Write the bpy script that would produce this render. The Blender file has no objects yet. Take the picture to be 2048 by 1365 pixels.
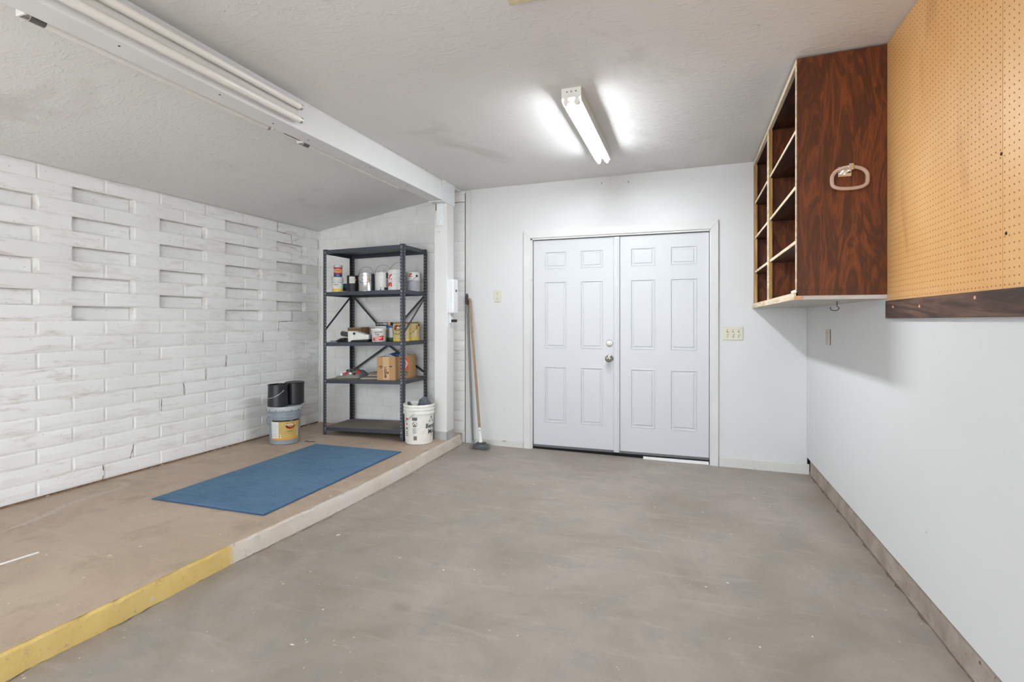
import bpy, bmesh, math, random
from mathutils import Vector, Matrix
random.seed(7)
S = bpy.context.scene
C = S.collection
PI = math.pi

# ------------------------------------------------------------------ camera, world, exposure
cam = bpy.data.cameras.new('camera'); camo = bpy.data.objects.new('camera', cam); C.objects.link(camo)
camo.location = (0, 0, 1.27)
camo.rotation_euler = (PI / 2, 0, math.atan(353 / 1038))
cam.sensor_width = 36; cam.lens = 36 * 1038 / 2048
cam.shift_y = -40 / 2048
cam.clip_start = 0.05
S.camera = camo
w = bpy.data.worlds.new('sky'); S.world = w; w.use_nodes = True
bg = w.node_tree.nodes['Background']
bg.inputs[0].default_value = (.88, .945, 1.0, 1); bg.inputs[1].default_value = 3.9
S.view_settings.view_transform = 'Standard'; S.view_settings.look = 'None'
S.view_settings.gamma = 1; S.view_settings.use_curve_mapping = False
S.view_settings.exposure = 0.5
TUBE_POWER = 98.0
sun = bpy.data.lights.new('sun', 'SUN'); suno = bpy.data.objects.new('sun', sun); C.objects.link(suno)
sun.energy = 10.0; sun.angle = math.radians(.6); sun.color = (1, .96, .9)
suno.rotation_euler = (math.radians(-38), math.radians(14), 0); suno.location = (0, -6, 8)

# ------------------------------------------------------------------ material helpers
def srgb(r, g, b):
    f = lambda c: (c / 255 / 12.92) if c / 255 <= .04045 else ((c / 255 + .055) / 1.055) ** 2.4
    return (f(r), f(g), f(b), 1)
MATS = {}
class NT:
    def __init__(s, name):
        s.m = bpy.data.materials.new(name); s.m.use_nodes = True
        s.t = s.m.node_tree; s.b = s.t.nodes['Principled BSDF']
        s.tc = s.t.nodes.new('ShaderNodeTexCoord'); MATS[name] = s.m
    def n(s, typ, **k):
        nd = s.t.nodes.new('ShaderNode' + typ)
        for a, v in k.items(): setattr(nd, a, v)
        return nd
    def l(s, a, b): s.t.links.new(a, b)
    def map(s, scale=(1, 1, 1), coord='Object', rot=(0, 0, 0)):
        mp = s.n('Mapping'); s.l(s.tc.outputs[coord], mp.inputs[0])
        mp.inputs['Scale'].default_value = scale; mp.inputs['Rotation'].default_value = rot
        return mp.outputs[0]
    def noise(s, vec, scale, detail=4, rough=.55, dist=0):
        nd = s.n('TexNoise'); s.l(vec, nd.inputs['Vector'])
        nd.inputs['Scale'].default_value = scale; nd.inputs['Detail'].default_value = detail
        nd.inputs['Roughness'].default_value = rough; nd.inputs['Distortion'].default_value = dist
        return nd.outputs['Fac']
    def vor(s, vec, scale, feature='F1', rnd=1):
        nd = s.n('TexVoronoi', feature=feature); s.l(vec, nd.inputs['Vector'])
        nd.inputs['Scale'].default_value = scale; nd.inputs['Randomness'].default_value = rnd
        return nd.outputs['Distance']
    def ramp(s, fac, stops):
        nd = s.n('ValToRGB'); s.l(fac, nd.inputs[0]); cr = nd.color_ramp
        while len(cr.elements) < len(stops): cr.elements.new(.5)
        for e, (p, c) in zip(cr.elements, stops):
            e.position = p; e.color = c if len(c) == 4 else (*c, 1)
        return nd.outputs[0]
    def mask(s, fac, a, b):          # 0 below a, 1 above b
        nd = s.n('MapRange'); s.l(fac, nd.inputs[0])
        nd.inputs[1].default_value = a; nd.inputs[2].default_value = b
        return nd.outputs[0]
    def math(s, op, a, b=0.0):
        nd = s.n('Math', operation=op)
        for i, v in enumerate((a, b)):
            if hasattr(v, 'is_output'): s.l(v, nd.inputs[i])
            else: nd.inputs[i].default_value = v
        return nd.outputs[0]
    def mix(s, fac, a, b, mode='MIX'):
        nd = s.n('MixRGB', blend_type=mode)
        for i, v in enumerate((fac, a, b)):
            if hasattr(v, 'is_output'): s.l(v, nd.inputs[i])
            else: nd.inputs[i].default_value = v
        return nd.outputs[0]
    def bump(s, h, strength=.3, dist=.01):
        nd = s.n('Bump'); s.l(h, nd.inputs['Height'])
        nd.inputs['Strength'].default_value = strength; nd.inputs['Distance'].default_value = dist
        s.l(nd.outputs[0], s.b.inputs['Normal'])
    def out(s, col=None, rough=.6, metal=0, spec=None):
        if col is not None:
            if hasattr(col, 'is_output'): s.l(col, s.b.inputs['Base Color'])
            else: s.b.inputs['Base Color'].default_value = col
        if hasattr(rough, 'is_output'): s.l(rough, s.b.inputs['Roughness'])
        else: s.b.inputs['Roughness'].default_value = rough
        s.b.inputs['Metallic'].default_value = metal
        if spec is not None: s.b.inputs['Specular IOR Level'].default_value = spec
        return s.m

def simple(name, col, rough=.5, metal=0, var=.08, scale=30, spec=None):
    m = NT(name); f = m.noise(m.map(), scale, 3)
    c2 = tuple(max(0, x * (1 - 2 * var)) for x in col[:3]) + (1,)
    c = m.ramp(f, [(.3, c2), (.7, col)])
    return m.out(c, rough, metal, spec)

# concrete floor
def concrete(name, a, b, c, tint):
    m = NT(name); v = m.map()
    big = m.noise(v, 1.5, 8, .68, .5); mid = m.noise(v, 4.2, 7, .7, .3); fine = m.noise(v, 70, 4, .7)
    col = m.ramp(big, [(.28, a), (.5, b), (.72, c)])
    col = m.mix(m.math('MULTIPLY', m.mask(mid, .50, .66), .6), col, tint)
    str_ = m.noise(m.map((1.2, 7, 1)), 2.2, 5, .6, .6)
    col = m.mix(m.math('MULTIPLY', m.mask(str_, .56, .72), .4), col, (c[0] * 1.12, c[1] * 1.12, c[2] * 1.12, 1))
    col = m.mix(m.math('MULTIPLY', m.mask(fine, .35, .75), .16), col, (.2, .18, .16, 1))
    # dark oil spots and pale paint drips
    wob = m.noise(v, 9, 3)
    vv = m.n('VectorMath', operation='ADD'); sc = m.n('VectorMath', operation='SCALE'); nn = m.n('TexNoise')
    m.l(v, nn.inputs['Vector']); nn.inputs['Scale'].default_value = 7
    m.l(nn.outputs['Color'], sc.inputs[0]); sc.inputs['Scale'].default_value = .12
    m.l(v, vv.inputs[0]); m.l(sc.outputs[0], vv.inputs[1])
    spot = m.vor(vv.outputs[0], 2.6)
    col = m.mix(m.math('MULTIPLY', m.mask(spot, .17, .05), m.mask(big, .45, .6)), col, m.mix(.55, col, (.20, .17, .145, 1)))
    drip = m.vor(vv.outputs[0], 6.5)
    col = m.mix(m.mask(drip, .045, .03), col, (.74, .72, .68, 1))
    drip2 = m.vor(vv.outputs[0], 15)
    col = m.mix(m.math('MULTIPLY', m.mask(drip2, .06, .045), .6), col, (.7, .67, .62, 1))
    pit = m.vor(v, 22)
    col = m.mix(m.math('MULTIPLY', m.mask(pit, .07, .05), .55), col, (.12, .10, .085, 1))
    m.out(col, m.mask(big, -.6, 1.5), spec=.35)
    m.bump(m.math('ADD', m.math('MULTIPLY', fine, .5), mid), .16, .006)
concrete('concrete_floor', srgb(128, 116, 103), srgb(152, 142, 132), srgb(168, 158, 149), srgb(133, 132, 128))
concrete('concrete_slab', srgb(160, 141, 121), srgb(178, 158, 138), srgb(188, 170, 151), srgb(152, 134, 113))
m = NT('concrete_kerb'); v = m.map(); f = m.noise(v, 6, 6, .6); p = m.noise(v, 40, 4, .7)
c = m.ramp(f, [(.3, srgb(133, 119, 107)), (.7, srgb(172, 159, 148))])
c = m.mix(m.mask(p, .62, .7), c, srgb(95, 80, 70)); m.out(c, .85); m.bump(p, .6, .01)

# curb: worn white-grey paint, yellow towards the front
m = NT('curb_paint'); v = m.map(); sep = m.n('SeparateXYZ'); m.l(v, sep.inputs[0])
f = m.noise(v, 9, 6, .65); p = m.noise(v, 38, 5, .7)
edge = m.math('ADD', sep.outputs['Y'], m.math('MULTIPLY', m.math('SUBTRACT', f, .5), .12))
ismask = m.mask(edge, 2.10, 2.075)
base = m.ramp(m.noise(v, 2.2, 5), [(.3, srgb(196, 182, 165)), (.5, srgb(206, 196, 184)), (.7, srgb(203, 199, 196))])
yel = m.ramp(f, [(.3, srgb(203, 173, 102)), (.7, srgb(213, 187, 120))])
yel = m.mix(m.mask(m.noise(v, 5, 5, .6, .5), .64, .67), yel, srgb(196, 188, 176))
c = m.mix(ismask, base, yel)
c = m.mix(m.math('MULTIPLY', m.mask(p, .60, .68), .55), c, srgb(150, 132, 113))
m.out(c, .8); m.bump(m.math('ADD', f, p), .5, .008)

# ceilings: painted skip-trowel texture
def ceil_mat(name, a, b):
    m = NT(name); v = m.map()
    big = m.noise(v, .7, 4); tr = m.noise(m.map((1, 2.2, 1), rot=(0, 0, .5)), 9, 6, .62, 1.6); fi = m.noise(v, 60, 4, .6)
    c = m.ramp(big, [(.3, a), (.7, b)])
    sm = m.noise(v, 1.6, 5, .6, .8)
    c = m.mix(m.math('MULTIPLY', m.mask(sm, .6, .78), .35), c, srgb(165, 158, 150))
    pit = m.vor(v, 7); c = m.mix(m.math('MULTIPLY', m.mask(pit, .035, .02), .6), c, srgb(120, 112, 105))
    m.out(c, .8)
    m.bump(m.math('ADD', m.mask(tr, .52, .66), m.math('MULTIPLY', fi, .4)), .32, .008)
ceil_mat('ceiling_paint', srgb(217, 215, 212), srgb(226, 224, 222))
ceil_mat('ceiling_slope_paint', srgb(226, 225, 223), srgb(234, 233, 231))

# painted plaster walls
def wall_mat(name, a, b, marks=1.0):
    m = NT(name); v = m.map()
    c = m.ramp(m.noise(v, 1.3, 4), [(.3, a), (.7, b)])
    scf = m.noise(m.map((3, 3, .8)), 5, 6, .7, .4)
    c = m.mix(m.math('MULTIPLY', m.mask(scf, .66, .76), .35 * marks), c, srgb(172, 166, 158))
    pit = m.vor(v, 9); gate = m.mask(m.noise(v, 2.3, 2), .5, .58)
    c = m.mix(m.math('MULTIPLY', m.mask(pit, .05, .03), m.math('MULTIPLY', gate, .7)), c, srgb(140, 130, 122))
    m.out(c, .6, spec=.3); m.bump(m.noise(v, 90, 3), .08, .003)
wall_mat('wall_paint', srgb(203, 202, 202), srgb(208, 207, 207))
wall_mat('wall_right_paint', srgb(208, 208, 208), srgb(213, 213, 213))

# painted slump block
m = NT('block_paint'); v = m.map(); oi = m.n('ObjectInfo')
off = m.n('VectorMath', operation='ADD'); geo = m.n('NewGeometry'); m.l(geo.outputs['Position'], off.inputs[0])
v = off.outputs[0]
mp = m.n('Mapping'); m.l(v, mp.inputs[0]); mp.inputs['Scale'].default_value = (1.2, 1.2, 6)
st = m.noise(mp.outputs[0], 3.2, 7, .68, .6); fi = m.noise(v, 45, 5, .65); bg2 = m.noise(v, .8, 3)
c = m.ramp(m.noise(v, 2.0, 4), [(.3, srgb(231, 230, 228)), (.7, srgb(240, 240, 240))])
c = m.mix(m.math('MULTIPLY', m.mask(st, .53, .72), m.math('ADD', .22, m.math('MULTIPLY', m.mask(bg2, .42, .62), .5))), c, srgb(176, 158, 138))
pit = m.vor(v, 16); c = m.mix(m.math('MULTIPLY', m.mask(pit, .075, .05), .5), c, srgb(140, 126, 112))
hsv = m.n('HueSaturation'); m.l(c, hsv.inputs['Color']); m.l(m.math('ADD', .965, m.math('MULTIPLY', oi.outputs['Random'], .05)), hsv.inputs['Value'])
m.out(hsv.outputs[0], .75, spec=.3); m.bump(m.math('ADD', st, m.math('MULTIPLY', fi, .45)), .55, .008)
m = NT('block_mortar'); v = m.map(); f = m.noise(v, 12, 6, .7)
m.out(m.ramp(f, [(.3, srgb(206, 198, 188)), (.55, srgb(232, 230, 227))]), .85); m.bump(f, .6, .01)
m = NT('back_block_paint'); geo = m.n('NewGeometry'); v = geo.outputs['Position']; oi = m.n('ObjectInfo')
f = m.noise(v, 6, 6, .65); c = m.ramp(f, [(.3, srgb(222, 220, 217)), (.7, srgb(234, 233, 231))])
pit = m.vor(v, 18); c = m.mix(m.math('MULTIPLY', m.mask(pit, .06, .04), .45), c, srgb(140, 132, 124))
m.out(c, .75, spec=.3); m.bump(f, .4, .006)
simple('driveway_concrete', srgb(196, 194, 190), .9)
simple('lime_stain', srgb(196, 182, 166), .9, var=.12, scale=60)
simple('kerb_grit', srgb(112, 99, 88), .95, var=.2)
simple('crack_dark', srgb(74, 60, 50), .95)
simple('mortar_raw', srgb(150, 122, 98), .95, var=.25)

# white trim with chipped paint
def chipped(name, a, chip, amt=.68):
    m = NT(name); v = m.map(); n1 = m.noise(v, 14, 6, .7); n2 = m.noise(v, 3, 4)
    c = m.ramp(n2, [(.3, tuple(x * .93 for x in a[:3]) + (1,)), (.7, a)])
    ch = m.mask(n1, amt, amt + .03); c = m.mix(m.math('MULTIPLY', ch, .8), c, chip)
    m.out(c, .55, spec=.35); m.bump(n1, .15, .004)
chipped('trim_paint', srgb(209, 208, 206), srgb(160, 148, 130), .69)
chipped('beam_paint', srgb(228, 228, 228), srgb(150, 135, 118), .74)
chipped('post_paint', srgb(220, 219, 217), srgb(170, 158, 146), .71)
chipped('baseboard_paint', srgb(204, 203, 198), srgb(150, 135, 118), .63)
simple('door_paint', srgb(196, 197, 200), .38, var=.01)
simple('bracket_paint', srgb(224, 226, 228), .42, var=.02)
simple('boot_metal', srgb(186, 188, 187), .55, .2, var=.1)
simple('rust', srgb(120, 70, 35), .9, var=.25)
simple('fixture_white', srgb(222, 220, 214), .4, var=.02)
simple('tube_off', srgb(236, 232, 226), .18, var=.01)
simple('tube_burnt', srgb(112, 108, 104), .3, var=.3)
simple('tube_metal', srgb(190, 186, 180), .3, .9)
simple('beige_plastic', srgb(203, 198, 178), .4, var=.02)
simple('vent_beige', srgb(214, 203, 168), .5, var=.05)
simple('dark_slot', srgb(42, 38, 34), .7)
simple('nickel', srgb(170, 166, 156), .28, 1)
simple('chrome', srgb(230, 230, 232), .08, 1)
simple('steel_wire', srgb(120, 118, 114), .35, .9)
simple('bright_wire', srgb(205, 205, 203), .3, .7)
simple('screw_grey', srgb(110, 110, 110), .5, .6)
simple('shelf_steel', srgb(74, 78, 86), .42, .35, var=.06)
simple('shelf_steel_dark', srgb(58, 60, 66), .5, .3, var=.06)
simple('hole_light', srgb(205, 203, 200), .6)
m = NT('shelf_board'); v = m.map((1, 6, 1)); f = m.noise(v, 8, 6, .6)
m.out(m.ramp(f, [(.3, srgb(96, 88, 80)), (.7, srgb(128, 119, 108))]), .7)
m = NT('tube_lit'); m.b.inputs['Emission Color'].default_value = (.89, .95, 1, 1); m.b.inputs['Emission Strength'].default_value = TUBE_POWER
m.out((1, 1, 1, 1), .4)

# woods
def wood(name, a, b, c, scale, axis, rough=.5, bands=9, st=.07):
    m = NT(name)
    sc = {'z': (1, 1, st), 'y': (1, st, 1), 'x': (st, 1, 1)}[axis]
    v = m.map(sc); f = m.noise(v, scale, 7, .62, 1.2); g = m.noise(v, scale * 7, 4, .6, .3)
    big = m.noise(m.map((1, 1, .5)), 2.2, 4, .6, .5)
    rings = m.math('FRACT', m.math('MULTIPLY', f, bands)); rg = m.math('ABSOLUTE', m.math('SUBTRACT', rings, .5))
    col = m.ramp(rg, [(.05, a), (.28, b), (.48, c)])
    col = m.mix(m.math('MULTIPLY', m.mask(g, .45, .7), .5), col, a)
    col = m.mix(m.math('MULTIPLY', m.mask(big, .42, .7), .4), col, a)
    m.out(col, rough, spec=.3); m.bump(g, .12, .003)
wood('dark_plywood', srgb(76, 40, 19), srgb(97, 50, 22), srgb(122, 62, 25), 13.0, 'z', .5, 5, .15)
wood('dark_shelf_wood', srgb(52, 30, 21), srgb(74, 42, 28), srgb(96, 54, 33), 4.5, 'y', .55)
wood('pale_edge', srgb(190, 168, 140), srgb(212, 192, 165), srgb(226, 209, 184), 5, 'y', .6)
wood('pine_stile', srgb(150, 112, 62), srgb(176, 135, 78), srgb(196, 158, 100), 5, 'z', .6)
wood('ledger_wood', srgb(62, 45, 38), srgb(90, 66, 54), srgb(112, 84, 68), 3.5, 'y', .6)
wood('broom_wood', srgb(132, 108, 84), srgb(152, 128, 100), srgb(166, 142, 112), 20, 'z', .55)
wood('raw_stub', srgb(196, 140, 100), srgb(214, 164, 124), srgb(222, 178, 140), 8, 'y', .7)
m = NT('primed_board'); v = m.map(); f = m.noise(v, 5, 5, .6)
m.out(m.ramp(f, [(.3, srgb(176, 170, 162)), (.7, srgb(202, 198, 192))]), .7)
m = NT('pegboard_tan'); v = m.map(); f = m.noise(v, 1.4, 5, .6, .3); g = m.noise(v, 120, 3, .7)
c = m.ramp(f, [(.3, srgb(219, 163, 98)), (.7, srgb(232, 184, 122))])
c = m.mix(m.math('MULTIPLY', m.mask(g, .4, .7), .14), c, srgb(170, 112, 58))
c = m.mix(m.math('MULTIPLY', m.mask(m.noise(m.map((1, 3, .6)), 2.1, 3, .5, .6), .64, .74), .35), c, srgb(178, 116, 58))
m.out(c, .38, spec=.45)
simple('peg_hole', srgb(150, 88, 40), .9, var=.05)

# mat
m = NT('mat_pile'); v = m.map(); f = m.noise(v, 2.2, 5, .65); g = m.noise(v, 220, 3, .8)
h = m.noise(m.map((.25, 1, 1)), 30, 4, .7)
c = m.ramp(f, [(.3, srgb(82, 112, 140)), (.7, srgb(100, 130, 154))])
c = m.mix(m.math('MULTIPLY', m.mask(g, .48, .7), .5), c, srgb(118, 140, 156))
c = m.mix(m.math('MULTIPLY', m.mask(h, .5, .75), .5), c, srgb(60, 84, 112))
dot = m.vor(v, 11); c = m.mix(m.mask(dot, .05, .035), c, srgb(196, 196, 186))
m.out(c, .95, spec=.1); m.bump(g, .7, .004)
simple('mat_border', srgb(52, 84, 122), .7, var=.05)

# small object colours
for nm, col, ro, me in [
    ('black_plastic', (34, 34, 37), .38, 0), ('black_can', (38, 37, 40), .45, .2), ('can_tin', (206, 206, 204), .22, .9),
    ('can_white', (228, 226, 222), .4, 0), ('ink_black', (30, 30, 32), .6, 0), ('ink_grey', (150, 148, 146), .7, 0),
    ('ink_red', (206, 38, 44), .5, 0), ('ink_white', (238, 236, 232), .6, 0), ('ink_navy', (38, 62, 98), .5, 0),
    ('ink_blue', (36, 62, 130), .5, 0), ('patch_dark', (58, 66, 74), .5, 0), ('orange_dot', (244, 166, 38), .5, 0),
    ('label_white', (222, 221, 219), .6, 0), ('label_grey', (172, 174, 182), .5, 0), ('yellow', (232, 196, 52), .5, 0),
    ('teal', (22, 112, 122), .45, 0), ('tan_label', (200, 180, 122), .5, 0), ('gold_label', (192, 164, 92), .5, 0),
    ('can_orange', (218, 160, 100), .5, 0), ('orange_band', (222, 150, 46), .5, 0), ('plastic_grey', (140, 148, 156), .42, 0),
    ('plastic_lid_grey', (176, 180, 182), .42, 0), ('plastic_white', (229, 227, 220), .42, 0), ('clear_frost', (208, 206, 200), .35, 0),
    ('lid_blue', (28, 88, 140), .4, 0), ('jar_grey', (150, 146, 140), .3, 0), ('jar_green', (48, 84, 62), .4, 0),
    ('cardboard', (184, 144, 100), .85, 0), ('cardboard_pale', (190, 162, 128), .85, 0), ('cardboard_dark', (130, 100, 74), .9, 0),
    ('tape', (206, 172, 128), .35, 0), ('logo_orange', (236, 92, 44), .6, 0), ('paper', (198, 190, 178), .8, 0),
    ('paper_grey', (134, 124, 112), .8, 0), ('rag', (88, 95, 101), .95, 0), ('roller_nap', (96, 90, 82), .95, 0),
    ('tool_grey', (168, 166, 162), .35, .5), ('strip_white', (236, 236, 234), .5, 0), ('pole_grey', (122, 124, 118), .4, .5),
    ('bristle', (112, 114, 116), .9, 0), ('bristle_dark', (74, 76, 80), .9, 0), ('scrap_dark', (52, 48, 44), .8, 0), ('blister', (140, 138, 132), .25, .2),
    ('bag_plastic', (188, 196, 206), .2, 0), ('bag_blue', (46, 82, 128), .3, 0), ('void', (12, 11, 10), 1, 0)]:
    simple(nm, srgb(*col), ro, me, var=.06)
m = NT('lucite'); m.b.inputs['Transmission Weight'].default_value = .55; m.b.inputs['IOR'].default_value = 1.4
m.out(srgb(236, 208, 190), .12)

# ------------------------------------------------------------------ mesh helpers
def obj(name, bm, mat, parent=None, loc=(0, 0, 0), rot=(0, 0, 0), smooth=False, bevel=0):
    if isinstance(bm, bmesh.types.BMesh):
        me = bpy.data.meshes.new(name); bmesh.ops.recalc_face_normals(bm, faces=bm.faces[:]); bm.to_mesh(me); bm.free()
    else: me = bm
    if smooth:
        for p in me.polygons: p.use_smooth = True
        me.set_sharp_from_angle(angle=math.radians(40))
    if mat and not me.materials: me.materials.append(MATS[mat])
    o = bpy.data.objects.new(name, me); C.objects.link(o)
    o.location = loc; o.rotation_euler = rot
    if parent: o.parent = parent
    if bevel:
        b = o.modifiers.new('bevel', 'BEVEL'); b.width = bevel; b.segments = 2; b.limit_method = 'ANGLE'
    return o
def struct(name, bm, mat, label=None, **k):
    o = obj(name, bm, mat, **k); o['kind'] = 'structure'
    if label: o['label'] = label
    return o
def tag(o, label, cat, group=None):
    o['label'] = label; o['category'] = cat
    if group: o['group'] = group
    return o
def thing(name, label, cat, loc=(0, 0, 0), rot=(0, 0, 0), group=None):
    o = bpy.data.objects.new(name, None); C.objects.link(o); o.empty_display_size = .05
    o.location = loc; o.rotation_euler = rot
    return tag(o, label, cat, group)
def sthing(name, label, loc=(0, 0, 0)):
    o = bpy.data.objects.new(name, None); C.objects.link(o); o.location = loc; o['kind'] = 'structure'; o['label'] = label
    return o
def NB(): return bmesh.new()
def box(bm, x0, x1, y0, y1, z0, z1):
    vs = [bm.verts.new((x, y, z)) for z in (z0, z1) for x, y in ((x0, y0), (x1, y0), (x1, y1), (x0, y1))]
    for f in ((3, 2, 1, 0), (4, 5, 6, 7), (0, 1, 5, 4), (1, 2, 6, 5), (2, 3, 7, 6), (3, 0, 4, 7)):
        bm.faces.new([vs[i] for i in f])
    return bm
def B(x0, x1, y0, y1, z0, z1): return box(NB(), x0, x1, y0, y1, z0, z1)
def obox(bm, c, s, M=None):      # oriented box
    hx, hy, hz = s[0] / 2, s[1] / 2, s[2] / 2; c = Vector(c)
    vs = []
    for z in (-hz, hz):
        for x, y in ((-hx, -hy), (hx, -hy), (hx, hy), (-hx, hy)):
            p = Vector((x, y, z)); vs.append(bm.verts.new(c + (M @ p if M else p)))
    for f in ((3, 2, 1, 0), (4, 5, 6, 7), (0, 1, 5, 4), (1, 2, 6, 5), (2, 3, 7, 6), (3, 0, 4, 7)):
        bm.faces.new([vs[i] for i in f])
    return bm
def bar(bm, a, b, wd, th, up=(0, 0, 1)):     # flat bar from a to b
    a, b = Vector(a), Vector(b); d = (b - a); L = d.length; d.normalize()
    s = d.cross(Vector(up)).normalized(); u = s.cross(d)
    M = Matrix((s, d, u)).transposed()
    return obox(bm, (a + b) / 2, (wd, L, th), M)
def lathe(bm, prof, seg=32, cap=True):
    rings = []
    for r, z in prof:
        rings.append([bm.verts.new((r * math.cos(2 * PI * i / seg), r * math.sin(2 * PI * i / seg), z)) for i in range(seg)] if r > 1e-6 else [bm.verts.new((0, 0, z))])
    for A, Bq in zip(rings, rings[1:]):
        for i in range(seg):
            j = (i + 1) % seg
            if len(A) == 1 and len(Bq) == 1: continue
            if len(A) == 1: bm.faces.new((A[0], Bq[j], Bq[i]))
            elif len(Bq) == 1: bm.faces.new((A[i], A[j], Bq[0]))
            else: bm.faces.new((A[i], A[j], Bq[j], Bq[i]))
    if cap:
        for R, fl in ((rings[0], True), (rings[-1], False)):
            if len(R) > 2: bm.faces.new(list(reversed(R)) if fl else R)
    return bm
def tube(bm, pts, r, seg=8, cap=True):
    pts = [Vector(p) for p in pts]; rs = r if isinstance(r, (list, tuple)) else [r] * len(pts)
    prev = None; rings = []
    t0 = (pts[1] - pts[0]).normalized(); nrm = t0.orthogonal().normalized()
    for i, p in enumerate(pts):
        t = (pts[min(i + 1, len(pts) - 1)] - pts[max(i - 1, 0)]).normalized()
        nrm = (nrm - t * nrm.dot(t)).normalized(); bi = t.cross(nrm)
        rings.append([bm.verts.new(p + (nrm * math.cos(2 * PI * k / seg) + bi * math.sin(2 * PI * k / seg)) * rs[i]) for k in range(seg)])
    for A, Bq in zip(rings, rings[1:]):
        for k in range(seg): bm.faces.new((A[k], A[(k + 1) % seg], Bq[(k + 1) % seg], Bq[k]))
    if cap: bm.faces.new(list(reversed(rings[0]))); bm.faces.new(rings[-1])
    return bm
def prism(bm, poly, axis, a, b):      # polygon in the other two axes extruded along axis
    def P(u, v, w):
        return {'x': (w, u, v), 'y': (u, w, v), 'z': (u, v, w)}[axis]
    A = [bm.verts.new(P(u, v, a)) for u, v in poly]; D = [bm.verts.new(P(u, v, b)) for u, v in poly]
    n = len(poly); bm.faces.new(A); bm.faces.new(list(reversed(D)))
    for i in range(n): bm.faces.new((A[i], D[i], D[(i + 1) % n], A[(i + 1) % n]))
    return bm
def cpatch(bm, rf, p0, p1, z0, z1, seg=10, zs=1):   # patch of a (tapered) cylinder
    rf = rf if callable(rf) else (lambda z, r=rf: r)
    g = [[bm.verts.new((rf(z0 + (z1 - z0) * k / zs) * math.cos(p0 + (p1 - p0) * i / seg), rf(z0 + (z1 - z0) * k / zs) * math.sin(p0 + (p1 - p0) * i / seg), z0 + (z1 - z0) * k / zs)) for i in range(seg + 1)] for k in range(zs + 1)]
    for k in range(zs):
        for i in range(seg): bm.faces.new((g[k][i], g[k][i + 1], g[k + 1][i + 1], g[k + 1][i]))
    return bm
def text_geo(body, size, bold=0, align='CENTER', shear=0):
    cu = bpy.data.curves.new('t', 'FONT'); cu.body = body; cu.size = size; cu.align_x = align; cu.align_y = 'CENTER'
    cu.resolution_u = 2; cu.offset = bold; cu.shear = shear
    o = bpy.data.objects.new('t', cu); C.objects.link(o)
    me = bpy.data.meshes.new_from_object(o.evaluated_get(bpy.context.evaluated_depsgraph_get()))
    vs = [v.co.copy() for v in me.vertices]; fs = [tuple(p.vertices) for p in me.polygons]
    bpy.data.objects.remove(o); bpy.data.curves.remove(cu); bpy.data.meshes.remove(me)
    return vs, fs
def addgeo(bm, vs, fs, fn):
    nv = [bm.verts.new(fn(v)) for v in vs]
    for f in fs:
        try: bm.faces.new([nv[i] for i in f])
        except ValueError: pass
    return bm
def ctext(bm, body, size, rf, pc, zc, bold=0, rot=0, shear=0):   # text wrapped on a cylinder
    rf = rf if callable(rf) else (lambda z, r=rf: r)
    vs, fs = text_geo(body, size, bold, shear=shear); c, s = math.cos(rot), math.sin(rot)
    def fn(v):
        x, y = v.x * c - v.y * s, v.x * s + v.y * c
        r = rf(zc + y); p = pc + x / r
        return (r * math.cos(p), r * math.sin(p), zc + y)
    return addgeo(bm, vs, fs, fn)
def ftext(bm, body, size, o, xd, yd, bold=0, rot=0, shear=0):    # text on a flat face
    vs, fs = text_geo(body, size, bold, shear=shear); o, xd, yd = Vector(o), Vector(xd), Vector(yd); c, s = math.cos(rot), math.sin(rot)
    return addgeo(bm, vs, fs, lambda v: o + xd * (v.x * c - v.y * s) + yd * (v.x * s + v.y * c))
def facing(x, y): return math.atan2(-y, -x)        # angle of the side seen from the room

# ------------------------------------------------------------------ the room shell
XL, XR, YB, YF = -4.052, 0.949, 4.98, -1.6
SLAB = .096
def floor_z(x): return -.03 * (x + 2.2) / 3.15
bm = NB()
vs = [bm.verts.new((x, y, floor_z(x))) for x, y in ((-2.34, YF), (1.2, YF), (1.2, 5.2), (-2.34, 5.2))]
bm.faces.new(vs); ff = struct('floor', bm, 'concrete_floor', 'bare grey stained concrete garage floor')
struct('floor_slab', B(-4.3, -2.335, YF, 5.2, -.1, SLAB), 'concrete_slab', 'raised tan concrete slab along the block wall')
struct('floor_driveway', B(-9, 6, -14, YF, -.2, -.035), 'driveway_concrete', 'concrete driveway outside the open garage end')

# curb along the slab edge
def curb_x(y):
    pts = [(YF, -2.29), (1.0, -2.288), (1.25, -2.287), (1.5, -2.27), (2.05, -2.266), (3, -2.214), (3.7, -2.207), (4.9, -2.232), (5.2, -2.235)]
    for (a, xa), (b, xb) in zip(pts, pts[1:]):
        if a <= y <= b: return xa + (xb - xa) * (y - a) / (b - a)
    return -2.25
bm = NB(); rows = []; N = 260; rnd = random.Random(3); wob = 0
for i in range(N + 1):
    y = YF + (YB - .06 - YF) * i / N; x = curb_x(y); wob = wob * .7 + rnd.uniform(-.004, .004)
    chip = rnd.uniform(0, .012) if rnd.random() < .25 else 0
    prof = [(-2.42, SLAB - .02), (-2.41, SLAB + .0012), (x - .016 - chip, SLAB + .0012), (x - .003 + wob, SLAB - .010 - chip), (x + .002 + wob, SLAB * .5), (x + .010 + rnd.uniform(-.002, .002), .008), (x + .011, -.06)]
    rows.append([bm.verts.new((px, y, pz)) for px, pz in prof])
for a, b in zip(rows, rows[1:]):
    for k in range(2, len(a) - 1): bm.faces.new((a[k], b[k], b[k + 1], a[k + 1]))
for a, b in zip(rows, rows[1:]): pass
bm.faces.new([v for v in rows[-1]])
struct('trim_1', bm, 'curb_paint', 'worn slab edge curb, whitish with a yellow painted front stretch', smooth=True)
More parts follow.
